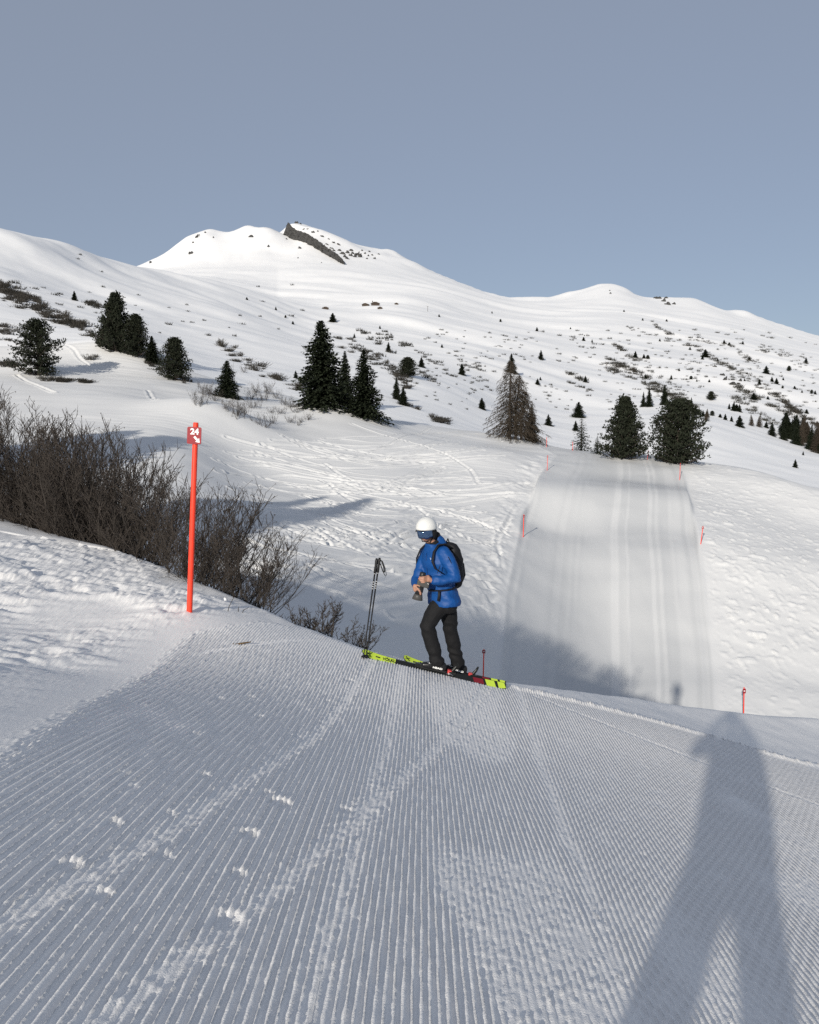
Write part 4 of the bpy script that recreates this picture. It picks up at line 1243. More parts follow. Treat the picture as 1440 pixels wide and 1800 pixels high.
small_post, small_plate, zs = marker_meshes(2.0, 0.035, 0.19, 0.21)
num_small = text_mesh('24', 0.09, M_WHITE, 0.003)
SM = [(920, 942, 37, 'run marker on the churned left edge of the groomed run, beside the roll'), (1232, 957, 32, 'slightly tilted run marker on the bumpy right edge of the groomed run'), (962, 828, 27, 'run marker at the left edge near the crest of the run'), (1195, 845, 30, 'run marker on the crest just below the broad stone pine'),
      (1310, None, 60, 'run marker rising behind the shaded lip, below the bumpy snow'), (850, None, 60, 'run marker in the shaded hollow just behind the ski tail'), (961, 786, 17, 'faint run marker beyond the crest, past the bare larch'), (1007, 792, 15, 'thin run marker beside the open spruce on the crest'), (1138, 808, 16, 'leaning run marker between the two stone pines on the crest')]
for px, py, hp, lb in SM:
    if py is None:
        top_py = 1208 if px == 1310 else 1141
        d = 50.0 if px == 1310 else 47.0
        x = (px - 720) / F_PX * d * 1.02; z = h1(x, d); tz = unproj(px, top_py, d)[2]; x = unproj(px, top_py, d)[0]
        H = tz - z; loc = (x, d, z)
    else:
        x, y, z = hit(px, py, 44, 150); H = hp / F_PX * y * 1.02; loc = (x, y, z)
    r = empty('marker_pole', loc); r.scale = (1, 1, H / 2.0)
    r.rotation_euler = (0, math.radians(5 if px in (1232, 1138) else br.uniform(-1.5, 1.5)), br.uniform(-.4, .4))
    thin = 1.0 if hp > 30 else .8
    r.scale = (thin, thin, H / 2.0)
    link(bpy.data.objects.new('post', small_post), r); q = link(bpy.data.objects.new('sign_plate', small_plate), r)
    t = link(bpy.data.objects.new('number', num_small), q); t.rotation_euler = (math.pi / 2, 0, 0); t.location = (0, -.0465, zs)
    tag(r, 'orange ' + lb, 'marker pole', 'marker poles along the groomed run')

# ------------------------------------------------------------------ twigs and a lump of snow on the bank
def ground_near(px, py):
    x, y, z = hit(px, py, 2, 14)
    return x, y, float(near_total(np.array([x]), np.array([y]))[0])
x, y, z = ground_near(425, 1134)
b = MB(); b.tube([(-.095, -.02, .012), (-.06, .0, .010), (.02, .01, .022), (.10, .035, .030)], [.006, .011, .010, .006], 7); b.tube([(-.095, -.02, .012), (-.088, -.01, .03)], [.005, .003], 5)
o = b.build('broken_stick', mat('stick', (0.10, 0.065, 0.03), 0.8, noise=(30, .5))); o.location = (x, y, z); tag(o, 'short broken brown stick lying on the groomed snow', 'stick')
for px, py, pts, lb in ((399, 1076, [(0, 0, -.05), (.03, 0, .06), (.10, .02, .20)], 'thin bare twig sticking up from the snow below the bank bushes'), (419, 1077, [(0, 0, -.05), (0, 0, .04), (.01, 0, .075)], 'stubby twig poking out beside a longer bent twig'), (424, 1078, [(0, 0, -.05), (.03, 0, .03), (.10, 0, .065)], 'bent low twig poking out of the snow beside the stub')):
    x, y, z = ground_near(px, py)
    b = MB(); b.tube(pts, [.006, .005, .003], 5); o = b.build('snow_twig', M_STEM); o.location = (x, y, z); tag(o, lb, 'twig')
x, y, z = ground_near(396, 1058)
b = MB(); b.ball((0, 0, .01), (.03, .03, .05)); o = b.build('snow_lump', M_SNOW_NEAR)
for v in o.data.vertices:
    k = 1 + .25 * float(vn(v.co.x * 60, v.co.y * 60 + v.co.z * 40, 5)); v.co *= k
o.location = (x, y, z); tag(o, 'small upright lump of bright snow near the bushes', 'snow lump')

# ------------------------------------------------------------------ the skier
M_BLUE = mat('blue_shell', (0.003, 0.055, 0.215), 0.55, noise=(7, 0.18), bump=(420, 0.12, 0.001))
M_TROUSER = mat('black_trousers', (0.0055, 0.0055, 0.0065), 0.8, noise=(9, 0.3), bump=(400, 0.12, 0.001))
M_SKIN = mat('skin', (0.36, 0.19, 0.13), 0.5, noise=(25, 0.12))
M_HELMET = mat('white_helmet', (0.66, 0.66, 0.64), 0.3)
M_LENS = mat('goggle_lens', (0.10, 0.17, 0.30), 0.08, metal=0.85)
M_PACK = mat('black_pack', (0.008, 0.008, 0.010), 0.65, noise=(12, 0.4), bump=(90, 0.3, 0.003))
M_FLEECE = mat('black_fleece', (0.010, 0.010, 0.011), 0.9)
M_CAM = mat('camera_black', (0.016, 0.016, 0.017), 0.4)
M_CAMG = mat('camera_grey', (0.06, 0.058, 0.055), 0.45)
M_LIME = mat('ski_lime', (0.48, 0.63, 0.06), 0.35)
M_SKIBLK = mat('ski_black', (0.012, 0.013, 0.012), 0.3)
M_RED = mat('ski_red', (0.17, 0.012, 0.02), 0.4)
M_REDB = mat('binding_red', (0.50, 0.05, 0.05), 0.4)
M_STEEL = mat('steel', (0.6, 0.6, 0.6), 0.3, metal=1.0)
M_BOOT = mat('boot_black', (0.012, 0.012, 0.013), 0.3)

ZS = 0.00165
def L(zx, zy, y=0.0):
    return Vector(((zx - 850) * ZS, y, (1278 - zy) * ZS * 1.035 - 0.30 * y))
SKX, SKY, SKZ = unproj(780.7, 1181.8, 9.85)
SKZ = h1(SKX, SKY)
SK = Vector((SKX, SKY, SKZ))

Fd = Vector((-.82, -.57, 0)).normalized(); Ld = Vector((.57, -.82, 0)).normalized(); UP = Vector((0, 0, 1))
person = empty('person', SK)

sh_c = L(785, 395); shL = sh_c + Ld * .185 + Vector((0, 0, -.02)); shR = sh_c - Ld * .185 + Vector((0, 0, -.02))
elL = L(922, 605, -.27); haL = L(752, 628, -.31)
elR = L(648, 610, 0.0); haR = L(650, 668, -.19)
hipL = L(815, 790, -.06); hipR = L(875, 785, .09)
knL = L(722, 935, -.10); anL = L(795, 1195, -.09)
knR = L(905, 975, .15); anR = L(962, 1215, .20)
HC = L(716, 256, -.05)                                  # head centre
hf = Vector((-.42, -.84, -.34)).normalized(); hs = hf.cross(UP).normalized(); hu = hs.cross(hf).normalized()
# hs points to ... right-hand side when looking along hf
HR = Matrix((hs, -hf, hu)).transposed()               # local x: side, -y: face, z: crown

# body: one continuous skin, head to hands to feet, under the clothes
b = MB()
b.ball(HC + hu * .015 + hf * -.005, (.074, .096, .105), R=HR)
b.ball(HC + hf * .045 - hu * .055, (.052, .05, .058), R=HR)                       # jaw
b.capsule([HC + hf * .088 + hu * .01, HC + hf * .108 - hu * .022], [.010, .015], 8)  # nose
b.capsule([HC + hf * .094 - hu * .058 - hs * .018, HC + hf * .094 - hu * .058 + hs * .018], [.008, .008], 6)   # lips
b.capsule([HC + hf * .090 - hu * .070 - hs * .012, HC + hf * .090 - hu * .070 + hs * .012], [.008, .008], 6)
for sg in (-1, 1): b.ball(HC + hs * sg * .076 - hu * .005, (.012, .022, .032), 8, 6, HR)
b.capsule([HC - hu * .08 - hf * .02, L(765, 360)], [.055, .062])
b.loft([(L(765, 355), Ld * .09, Fd * .07), (L(785, 400), Ld * .18, Fd * .09), (L(790, 480), Ld * .175, Fd * .11), (L(815, 640), Ld * .15, Fd * .10), (L(845, 760), Ld * .16, Fd * .12)])
for s0, e0, h0 in ((shL, elL, haL), (shR, elR, haR)):
    b.capsule([s0, s0.lerp(e0, .5), e0], [.055, .046, .040]); b.capsule([e0, e0.lerp(h0, .5), h0], [.040, .036, .027])
for h0, k0, a0 in ((hipL, knL, anL), (hipR, knR, anR)):
    b.capsule([h0, h0.lerp(k0, .5), k0], [.085, .075, .055]); b.capsule([k0, k0.lerp(a0, .4), a0], [.055, .055, .038])
    b.capsule([a0, a0 + Vector((-.14, 0, -.05))], [.035, .030])
# the camera the hands close on
camT = L(686, 590, -.33); camB = L(650, 752, -.33); cax = (camB - camT).normalized()
# left hand: palm beside the grip, fingers across its front
palmL = camT + cax * .045 + Vector((.050, .012, 0))
b.capsule([haL, palmL + Vector((.03, 0, .0))], [.027, .030]); b.capsule([palmL + Vector((.022, 0, .018)), palmL + Vector((.018, -.004, -.030))], [.026, .026])
for k in range(4):
    z0 = .030 - k * .021; ln = (.9, 1.0, .96, .8)[k]
    p0 = palmL + Vector((.004, -.022, z0)); p1 = palmL + Vector((-.030 * ln, -.050, z0 - .002)); p2 = palmL + Vector((-.068 * ln, -.046, z0 - .004)); p3 = palmL + Vector((-.088 * ln, -.026, z0 - .004))
    b.capsule([p0, p1, p2, p3], [.0105, .010, .0092, .008], 8)
b.capsule([palmL + Vector((.0, .004, .030)), palmL + Vector((-.028, .010, .052)), palmL + Vector((-.060, .004, .054))], [.013, .011, .009], 8)   # thumb
# right hand: under the lens, fingers along the barrel
palmR = camT.lerp(camB, .60) + Vector((-.050, .0, .015))
b.capsule([haR, palmR + Vector((-.002, .0, .018))], [.027, .030]); b.capsule([palmR + Vector((-.006, 0, .018)), palmR + Vector((0, -.004, -.024))], [.026, .024])
for k in range(4):
    ln = (.82, 1.0, .97, .85)[k]; yy = -.030 + k * .004
    o0 = Vector((.010 + k * .001, yy, .014 - k * .017)); d1 = Vector((.030, -.014, -.020)) * ln; d2 = Vector((.026, -.004, -.030)) * ln
    p0 = palmR + o0
    b.capsule([p0, p0 + d1, p0 + d1 + d2], [.0102, .0095, .008], 8)
b.capsule([palmR + Vector((0, -.010, .032)), palmR + Vector((.026, -.034, .038)), palmR + Vector((.052, -.042, .028))], [.012, .0105, .009], 8)
fuse('body', b, 0.006, M_SKIN, person, 2)

# jacket
def jacket_wr(co):
    x, y, z = co[:, 0], co[:, 1], co[:, 2]
    k = 0.010 * fbm(x * 8 + y * 5, z * 11, 4, 5)
    fold = 0.010 * np.sin((z * 62 + 14 * x + 3 * vn(x * 8, y * 8, 3))) * np.exp(-((z - 1.12) / .10) ** 2) * smooth(.0, .16, x)     # elbow creases
    fold += 0.006 * np.sin(z * 46 + 22 * x) * np.exp(-((z - 1.00) / .12) ** 2)
    return k + fold
b = MB()
b.loft([(L(848, 772) + Vector((0, 0, -.005)), Ld * .225, Fd * .180), (L(848, 745), Ld * .222, Fd * .178), (L(835, 690), Ld * .205, Fd * .165), (L(822, 640), Ld * .190, Fd * .155), (L(808, 560), Ld * .198, Fd * .162), (L(795, 470), Ld * .212, Fd * .158), (L(788, 415), Ld * .205, Fd * .135), (L(780, 375), Ld * .160, Fd * .115), (L(770, 352), Ld * .105, Fd * .096), (L(760, 336), Ld * .090, Fd * .088)], 28, 2.3)
for s0, e0, h0 in ((shL, elL, haL), (shR, elR, haR)):
    b.capsule([s0 + (sh_c - s0) * .15, s0.lerp(e0, .45) + Vector((.012, 0, 0)), e0], [.092, .082, .072]); b.capsule([e0, e0.lerp(h0, .5), e0.lerp(h0, .86)], [.072, .062, .052])
    q = e0.lerp(h0, .86); b.tube([e0.lerp(h0, .78), e0.lerp(h0, .93)], [.050, .049], 14)
b.capsule([L(765, 318) - Fd * .085 + UP * .02, L(770, 352) - Fd * .115], [.055, .070])        # hood lying on the back of the neck
jk = fuse('jacket', b, 0.0105, M_BLUE, person, 3, jacket_wr)
def patch(name, pts, rad, m, parent, n=6):
    bb = MB(); bb.tube(pts, rad, n); return bb.build(name, m, parent)
# zips, hem cord, chest mark
def on_chest(side, z, lift=.0):
    """point on the jacket front"""
    zs_ = [L(848, 772).z, L(822, 640).z, L(808, 560).z, L(795, 470).z, L(788, 415).z, L(768, 345).z]
    xs_ = [L(848, 772).x, L(822, 640).x, L(808, 560).x, L(795, 470).x, L(788, 415).x, L(768, 345).x]
    fr = [.182, .158, .165, .161, .140, .100]
    c = Vector((np.interp(z, zs_, xs_), 0, z)); f = np.interp(z, zs_, fr)
    return c + Fd * (f * math.sqrt(max(0, 1 - (side / .215) ** 2)) + lift) + Ld * side
patch('front_zip', [on_chest(.0, z, .001) for z in np.linspace(.86, 1.50, 12)], .0035, mat('zip', (.004, .03, .13), .5), jk)
patch('pocket_zip', [L(812, 520, -.290), L(798, 560, -.300), L(790, 572, -.300)], .004, M_FLEECE, jk)
patch('pocket_zip', [L(868, 455, -.262), L(885, 490, -.285), L(892, 505, -.292)], .0035, M_FLEECE, jk)
M_MARK = mat('chest_mark', (0.45, 0.55, 0.68), 0.6)
b = MB()
c0 = on_chest(.075, L(0, 437).z, .006)
for (u0, w0, u1, w1) in ((-.010, .010, .002, .016), (.002, .016, .012, .006), (-.006, .004, .010, .000), (-.002, .008, .006, -.010), (.004, .004, .010, -.006)):
    b.tube([c0 + Ld * u0 + UP * w0, c0 + Ld * u1 + UP * w1], .0022, 5)
c1 = c0 - UP * .030
for k in range(7):
    b.tube([c1 + Ld * (-.020 + k * .0066) + UP * .004, c1 + Ld * (-.018 + k * .0066) - UP * .004], .0016, 4)
b.build('chest_mark', M_MARK, jk)
# trousers
def trouser_wr(co):
    x, y, z = co[:, 0], co[:, 1], co[:, 2]
    return 0.006 * fbm(x * 10, z * 9 + y * 4, 3, 8) + 0.008 * np.sin(z * 52 + 20 * x + 2 * vn(x * 7, z * 7, 4)) * (np.exp(-((z - .22) / .10) ** 2) + .7 * np.exp(-((z - .55) / .09) ** 2))
b = MB()
b.loft([(L(850, 745), Ld * .175, Fd * .145), (L(850, 790), Ld * .180, Fd * .150), (L(850, 825), Ld * .15, Fd * .13)], 24)
b.capsule([hipL, hipL.lerp(knL, .5) + Vector((-.012, 0, 0)), knL], [.122, .112, .092]); b.capsule([knL, knL.lerp(anL, .45), knL.lerp(anL, .93)], [.092, .090, .083])
b.capsule([hipR, hipR.lerp(knR, .5), knR], [.115, .102, .087]); b.capsule([knR, knR.lerp(anR, .45), knR.lerp(anR, .93)], [.087, .086, .084])
b.tube([anL + UP * .06, anL - UP * .035], [.084, .092], 16); b.tube([anR + UP * .06, anR - UP * .035], [.084, .092], 16)
fuse('trousers', b, 0.011, M_TROUSER, person, 3, trouser_wr)
# helmet
b = MB(); n, m = 28, 12
o0 = len(b.v)
HRX, HRY, HRZ = .115, .134, .122
hc = HC + hu * .038 - hf * .012
def helm(th, ph, k=1.0):
    return hc + HR @ Vector((HRX * k * math.sin(ph) * math.cos(th), HRY * k * math.sin(ph) * math.sin(th), HRZ * k * math.cos(ph)))
def rim(th):       # the shell ends higher over the face, lower behind
    f = -math.sin(th)           # 1 at the face
    return math.radians(96 + (-20 * f if f > 0 else -22 * f))
for i in range(m + 1):
    for k in range(n):
        th = 2 * math.pi * k / n; b.v.append(tuple(helm(th, rim(th) * i / m)))
for i in range(m):
    for k in range(n):
        b.f.append((k + i * n, k + (i + 1) * n, (k + 1) % n + (i + 1) * n, (k + 1) % n + i * n))
hel = b.build('helmet', M_HELMET, person)
md = hel.modifiers.new('solid', 'SOLIDIFY'); md.thickness = .012; md.offset = -1
for th0 in (-115, -62, -30, -150):
    bb = MB(); bb.tube([helm(math.radians(th0 + a), math.radians(76), 1.004) for a in (-9, -4, 0, 4, 9)], .0055, 6); bb.build('vent', M_FLEECE, hel)
for sg in (-1, 1):
    bb = MB(); bb.ball(HC + hs * sg * .090 - hf * .022 - hu * .035, (.026, .062, .072), 12, 8, HR); bb.build('ear_pad', M_FLEECE, hel)
bb = MB(); bb.tube([HC + hs * .088 - hu * .06, HC + hs * .05 + hf * .05 - hu * .118, HC - hs * .05 + hf * .05 - hu * .118, HC - hs * .088 - hu * .06], .006, 6); bb.build('chin_strap', M_FLEECE, hel)
# goggles
def visor(k, a0, a1, z0, z1, name, m_, parent):
    bb = MB(); nn = 15; rows = 6
    for j in range(rows + 1):
        q = j / rows
        for i in range(nn):
            a = math.radians(a0 + (a1 - a0) * i / (nn - 1))
            zz = z0 + (z1 - z0) * q
            if j == 0: zz += .024 * math.exp(-(a / .22) ** 2)                      # cut for the nose
            bow = 1 + .06 * math.sin(math.pi * q)
            bb.v.append(tuple(HC + hs * (math.sin(a) * .092 * k) + hf * (math.cos(a) * .118 * k * bow - .004) + hu * zz))
    for j in range(rows):
        for i in range(nn - 1):
            bb.f.append((j * nn + i, j * nn + i + 1, (j + 1) * nn + i + 1, (j + 1) * nn + i))
    o = bb.build(name, m_, parent); md = o.modifiers.new('solid', 'SOLIDIFY'); md.thickness = .006; md.offset = -1
    return o
gg = visor(1.06, -74, 74, -.048, .060, 'goggles', M_FLEECE, person)
visor(1.10, -70, 70, -.043, .055, 'lens', M_LENS, gg)
bb = MB(); bb.tube([HC + hs * math.sin(math.radians(a)) * .126 + hf * (math.cos(math.radians(a)) * .125 - .01) + hu * .01 for a in (65, 85, 105, 125)], .013, 6, True, .35); bb.build('strap', M_FLEECE, gg)
# neck warmer
b = MB(); b.loft([(L(768, 345), Ld * .088, Fd * .085), (L(758, 332), Ld * .078, Fd * .080), (L(754, 318) - Fd * .04, Ld * .070, Fd * .045)], 18)
b.capsule([L(758, 330) - Fd * .085, L(752, 285) - Fd * .080], [.055, .05])
b.build('neck_warmer', M_FLEECE, person)

# boots
def boot(an, name_label, text):
    """ski boot seen with its toe to the left, following the slope"""
    sl = -0.226
    ax = Vector((1, 0, sl)).normalized(); upb = Vector((-sl, 0, 1)).normalized(); sd = Vector((0, -1, 0))
    base = Vector((an.x, an.y, 0)); base.z = an.z - .115
    def P(u, w, v=0.0): return base + ax * u + upb * w + sd * v
    b = MB()
    b.loft([(P(-.205, .035), sd * .030, upb * .020), (P(-.185, .040), sd * .044, upb * .034), (P(-.12, .048), sd * .051, upb * .044), (P(-.04, .062), sd * .050, upb * .058), (P(.04, .066), sd * .044, upb * .064), (P(.085, .060), sd * .040, upb * .056), (P(.10, .050), sd * .030, upb * .040)], 16, 2.6)
    b.loft([(P(.0, .05), ax * .070, sd * .050), (P(-.022, .12), ax * .066, sd * .052), (P(-.045, .19), ax * .066, sd * .054)], 16, 2.4)
    o = fuse('ski_boot', b, .008, M_BOOT, person, 2)
    bb = MB(); bb.box(P(-.05, .012), (.31, .075, .026), Matrix((ax, -sd, upb)).transposed()); bb.build('sole', M_BLACK, o, False, .004)
    for u, w in ((-.135, .085), (-.085, .110), (-.070, .150)):
        bb = MB(); bb.tube([P(u - .005, w, .030), P(u + .008, w + .004, .052), P(u + .045, w + .006, .058)], .005, 6); bb.build('buckle', M_STEEL, o)
    if text:
        t = bpy.data.objects.new('lettering', text_mesh(text, .030, M_WHITE, .0012)); link(t, o)
        t.matrix_local = Matrix.Translation(P(-.005, .050, .060)) @ Matrix((ax, upb, sd)).transposed().to_4x4() @ Matrix.Diagonal((1.5, 1, 1, 1))
    return P
PL_ = boot(anL, 'l', 'HEAD'); PR_ = boot(anR, 'r', 'HEAD')
tag(person, 'skier in blue jacket, white helmet and goggles looking down at a camera', 'person')

# backpack
Bd = -Fd
pc = L(935, 500) + Bd * .0
pc = sh_c + Bd * .235 + UP * (-.175)
root = empty('backpack', SK)
def pack_wr(co): return .008 * fbm(co[:, 0] * 8 + co[:, 1] * 6, co[:, 2] * 9, 3, 21)
b = MB()
b.loft([(pc + UP * -.30 - Bd * .01, Ld * .10, Bd * .075), (pc + UP * -.27, Ld * .135, Bd * .105), (pc + UP * -.12 + Bd * .02, Ld * .150, Bd * .125), (pc + UP * .05 + Bd * .012, Ld * .150, Bd * .115), (pc + UP * .18 - Bd * .01, Ld * .135, Bd * .088), (pc + UP * .25 - Bd * .03, Ld * .105, Bd * .060), (pc + UP * .275 - Bd * .04, Ld * .06, Bd * .035)], 22, 2.8)
pk = fuse('pack', b, .012, M_PACK, root, 3, pack_wr)
b = MB(); b.loft([(pc + UP * -.22 + Bd * .11, Ld * .09, Bd * .03), (pc + UP * -.14 + Bd * .135, Ld * .105, Bd * .035), (pc + UP * .0 + Bd * .118, Ld * .10, Bd * .03), (pc + UP * .05 + Bd * .10, Ld * .08, Bd * .02)], 16, 2.8); b.build('front_pocket', M_PACK, pk)
for sg, nm in ((1, 'l'), (-1, 'r')):
    s_ = sh_c + Ld * (.115 * sg)
    pts = [pc + UP * .20 + Ld * .10 * sg - Bd * .05, s_ + UP * .095 - Fd * .05, s_ + UP * .092 + Fd * .045, s_ + Ld * .02 * sg + UP * .02 + Fd * .128, s_ + Ld * .045 * sg - UP * .09 + Fd * .168, s_ + Ld * .075 * sg - UP * .17 + Fd * .150, s_ + Ld * .11 * sg - UP * .24 + Fd * .05]
    bb = MB(); bb.tube(pts, [.022, .024, .024, .022, .020, .012, .010], 8, True, .5); bb.build('shoulder_strap', M_PACK, root)
bb = MB(); bb.tube([pc + UP * .27 - Bd * .05 - Ld * .03, pc + UP * .315 - Bd * .05, pc + UP * .27 - Bd * .05 + Ld * .03], .008, 6); bb.build('haul_loop', M_PACK, root)
wc = L(826, 652)
belt = []
for a in (150, 120, 95, 70, 45, 20, 0):
    t_ = math.radians(a)
    belt.append(wc + Ld * (.212 * math.sin(t_)) - Fd * (-.182 * math.cos(t_)) + UP * (.05 * (a / 150) - .02))
bb = MB(); bb.tube(belt, .016, 8, True, .45); bb.build('hip_belt', M_PACK, root)
q = belt[3]
bb = MB(); bb.tube([belt[4] + Vector((-.01, -.012, 0)), belt[4] + Vector((-.012, -.016, -.06)), belt[4] + Vector((-.022, -.012, -.125))], .016, 6, True, .3); bb.build('strap_end', M_PACK, root)
tag(root, 'black backpack worn over the blue ski jacket', 'backpack')

# the camera held in both hands
root = empty('photo_camera', SK)
b = MB(); b.tube([camT - cax * .035, camT - cax * .030, camT + cax * .055], [.030, .036, .036], 18); b.build('eyepiece_end', M_CAM, root)
ex = Vector((1, 0, 0)) - cax * cax.x; ex.normalize(); ey = cax.cross(ex)
Rc = Matrix((ex, ey, cax)).transposed()
b = MB(); b.box(camT + cax * .105 + Vector((.03, .01, 0)), (.145, .095, .075), Rc); b.build('camera_body', M_CAMG, root, False, .014)
b = MB(); b.tube([camT + cax * .13, camT + cax * .135, camT + cax * .205, camT + cax * .21, camT + cax * .235], [.038, .047, .047, .043, .043], 20); b.build('lens_barrel', M_CAM, root)
b = MB(); b.tube([camT + cax * .228, camT + cax * .245, camT + cax * .295], [.045, .052, .064], 22, False); hd = b.build('lens_hood', M_CAMG, root); hd.modifiers.new('s', 'SOLIDIFY').thickness = .004
b = MB(); b.tube([camT + cax * .236, camT + cax * .240], [.042, .042], 20); b.build('front_glass', M_LENS, root)
b = MB(); b.ball(camT + cax * .10 + Vector((.085, -.03, .0)), .010, 10, 6); b.build('strap_ring', M_STEEL, root)
tag(root, 'black camera with long lens and hood held at waist height', 'camera')

# skis
def ski(tip, tail, roll, label, wz=1.0):
    tip, tail = Vector(tip), Vector(tail)
    ax = (tail - tip); LN = ax.length; ax.normalize()
    sd = Vector((0, -1, 0)); sd = (sd - ax * sd.dot(ax)).normalized()
    upv = sd.cross(ax).normalized()
    if upv.z < 0: upv = -upv
    q = Quaternion(ax, roll); sd = q @ sd; upv = q @ upv
    T = [0, .008, .025, .05, .08, .12, .2, .35, .5, .65, .8, .9, .96, .99, 1.0]
    Wd = [.012, .034, .050, .058, .0615, .0605, .052, .040, .036, .041, .051, .056, .057, .050, .040]
    Up = [.060, .056, .046, .030, .016, .006, 0, .004, .006, .004, 0, .001, .006, .012, .016]
    def sec(t, off=0.0, wk=1.0):
        w = np.interp(t, T, Wd) * wk; u = np.interp(t, T, Up)
        c = tip + ax * (t * LN) + upv * (u + .004)
        return c, w, off
    def sheet(name, t0, t1, m_, parent, off, wk=1.0, skew=0.0, th=.0015, v0=-1.0, v1=1.0):
        bb = MB(); n = max(3, int((t1 - t0) * 40))
        for i in range(n + 1):
            t = t0 + (t1 - t0) * i / n
            for v, sk_ in ((v0, -skew), (v1, skew)):
                tt_ = min(1, max(0, t + sk_)); c, w, _ = sec(tt_, 0, wk)
                bb.v.append(tuple(c + sd * w * v + upv * (.012 + off))); bb.v.append(tuple(c + sd * w * v + upv * (.012 + off - th)))
        for i in range(n):
            a = i * 4
            bb.f += [(a, a + 4, a + 6, a + 2), (a + 1, a + 3, a + 7, a + 5), (a, a + 1, a + 5, a + 4), (a + 2, a + 6, a + 7, a + 3)]
        bb.f += [(0, 2, 3, 1), (n * 4, n * 4 + 1, n * 4 + 3, n * 4 + 2)]
        return bb.build(name, m_, parent, False)
    root = empty('ski', SK)
    core = sheet('core', 0, 1, M_SKIBLK, root, 0, 1.0, 0, .013)
    sheet('front_graphic', .004, .235, M_LIME, core, .002, .93)
    sheet('tail_graphic', .862, .925, M_LIME, core, .002, .93, .008)
    sheet('tail_graphic', .945, .992, M_LIME, core, .002, .93, .006)
    sheet('red_graphic', .775, .845, M_RED, core, .002, .80, .006)
    # black emblem of two nested angles near the tip, window and lettering behind it
    def stroke(name, pts, wd, par, off=.0045):
        bb = MB()
        P3 = []
        for t, v in pts:
            c, w, _ = sec(t); P3.append(c + sd * (w * v) + upv * (.012 + off))
        bb.tube(P3, wd, 5); return bb.build(name, M_SKIBLK, par)
    fg = core
    stroke('emblem', [(.022, -.45), (.042, .15), (.062, -.45)], .0045, fg); stroke('emblem', [(.022, .45), (.042, -.15), (.062, .45)], .0045, fg)
    stroke('tip_window', [(.098, 0), (.128, 0)], .010, fg, .000)
    c, w, _ = sec(.190)
    t = bpy.data.objects.new('lettering', text_mesh('V\u00d6LKL', .062, M_SKIBLK, .002)); link(t, core)
    t.matrix_local = Matrix.Translation(c + upv * .0165) @ Matrix((ax, -sd, upv)).transposed().to_4x4() @ Matrix.Diagonal((.82, 1, 1, 1))
    return root, core, sec, ax, sd, upv
def bindings(root, Pf):
    """toe and heel pieces under the boot"""
    def bx(name, u, w, size, m_, par=None):
        bb = MB(); bb.box(Pf(u, w), size, Matrix((Vector((1, 0, -.226)).normalized(), Vector((0, 1, 0)), Vector((.226, 0, 1)).normalized())).transposed()); return bb.build(name, m_, par or root, False, .006)
    pl_ = bx('binding_plate', -.03, -.012, (.52, .066, .022), M_SKIBLK)
    tp = bx('toe_piece', -.235, .022, (.085, .070, .050), M_SKIBLK); bx('toe_wing', -.205, .040, (.030, .085, .022), M_BLACK, tp)
    hp = bx('heel_piece', .150, .026, (.048, .060, .042), M_REDB); bx('heel_housing', .190, .016, (.085, .066, .036), M_SKIBLK, hp)
    bb = MB(); bb.tube([Pf(.170, -.005), Pf(.185, .040), Pf(.212, .090), Pf(.228, .140)], [.024, .022, .018, .012], 7, True, .7); bb.build('heel_lever', M_SKIBLK, hp)
    bb = MB(); bb.tube([Pf(.10, -.004, .040), Pf(.165, .012, .046), Pf(.215, -.010, .046)], .005, 5); bb.build('brake_arm', M_STEEL, root)
    return root
rA, *_ = ski(L(238, 1148, -.10), L(1300, 1385, -.12), math.radians(27), '')
tag(rA, 'lime and black ski under the front boot, tip beside the poles', 'ski', None)
bindings(rA, PL_)
tB = anR + Vector((-.70, .05, -.135 + .226 * .70)); tB2 = anR + Vector((.80, .42, -.115 - .36))
tipB = L(540, 1185, .22)
rB, *_ = ski(tipB, tipB + (Vector((anR.x + .02, anR.y, anR.z - .125)) - tipB) * 1.80, math.radians(27), '')
tag(rB, 'lime and black ski under the rear boot, tail over the lip', 'ski', None)
bindings(rB, PR_)

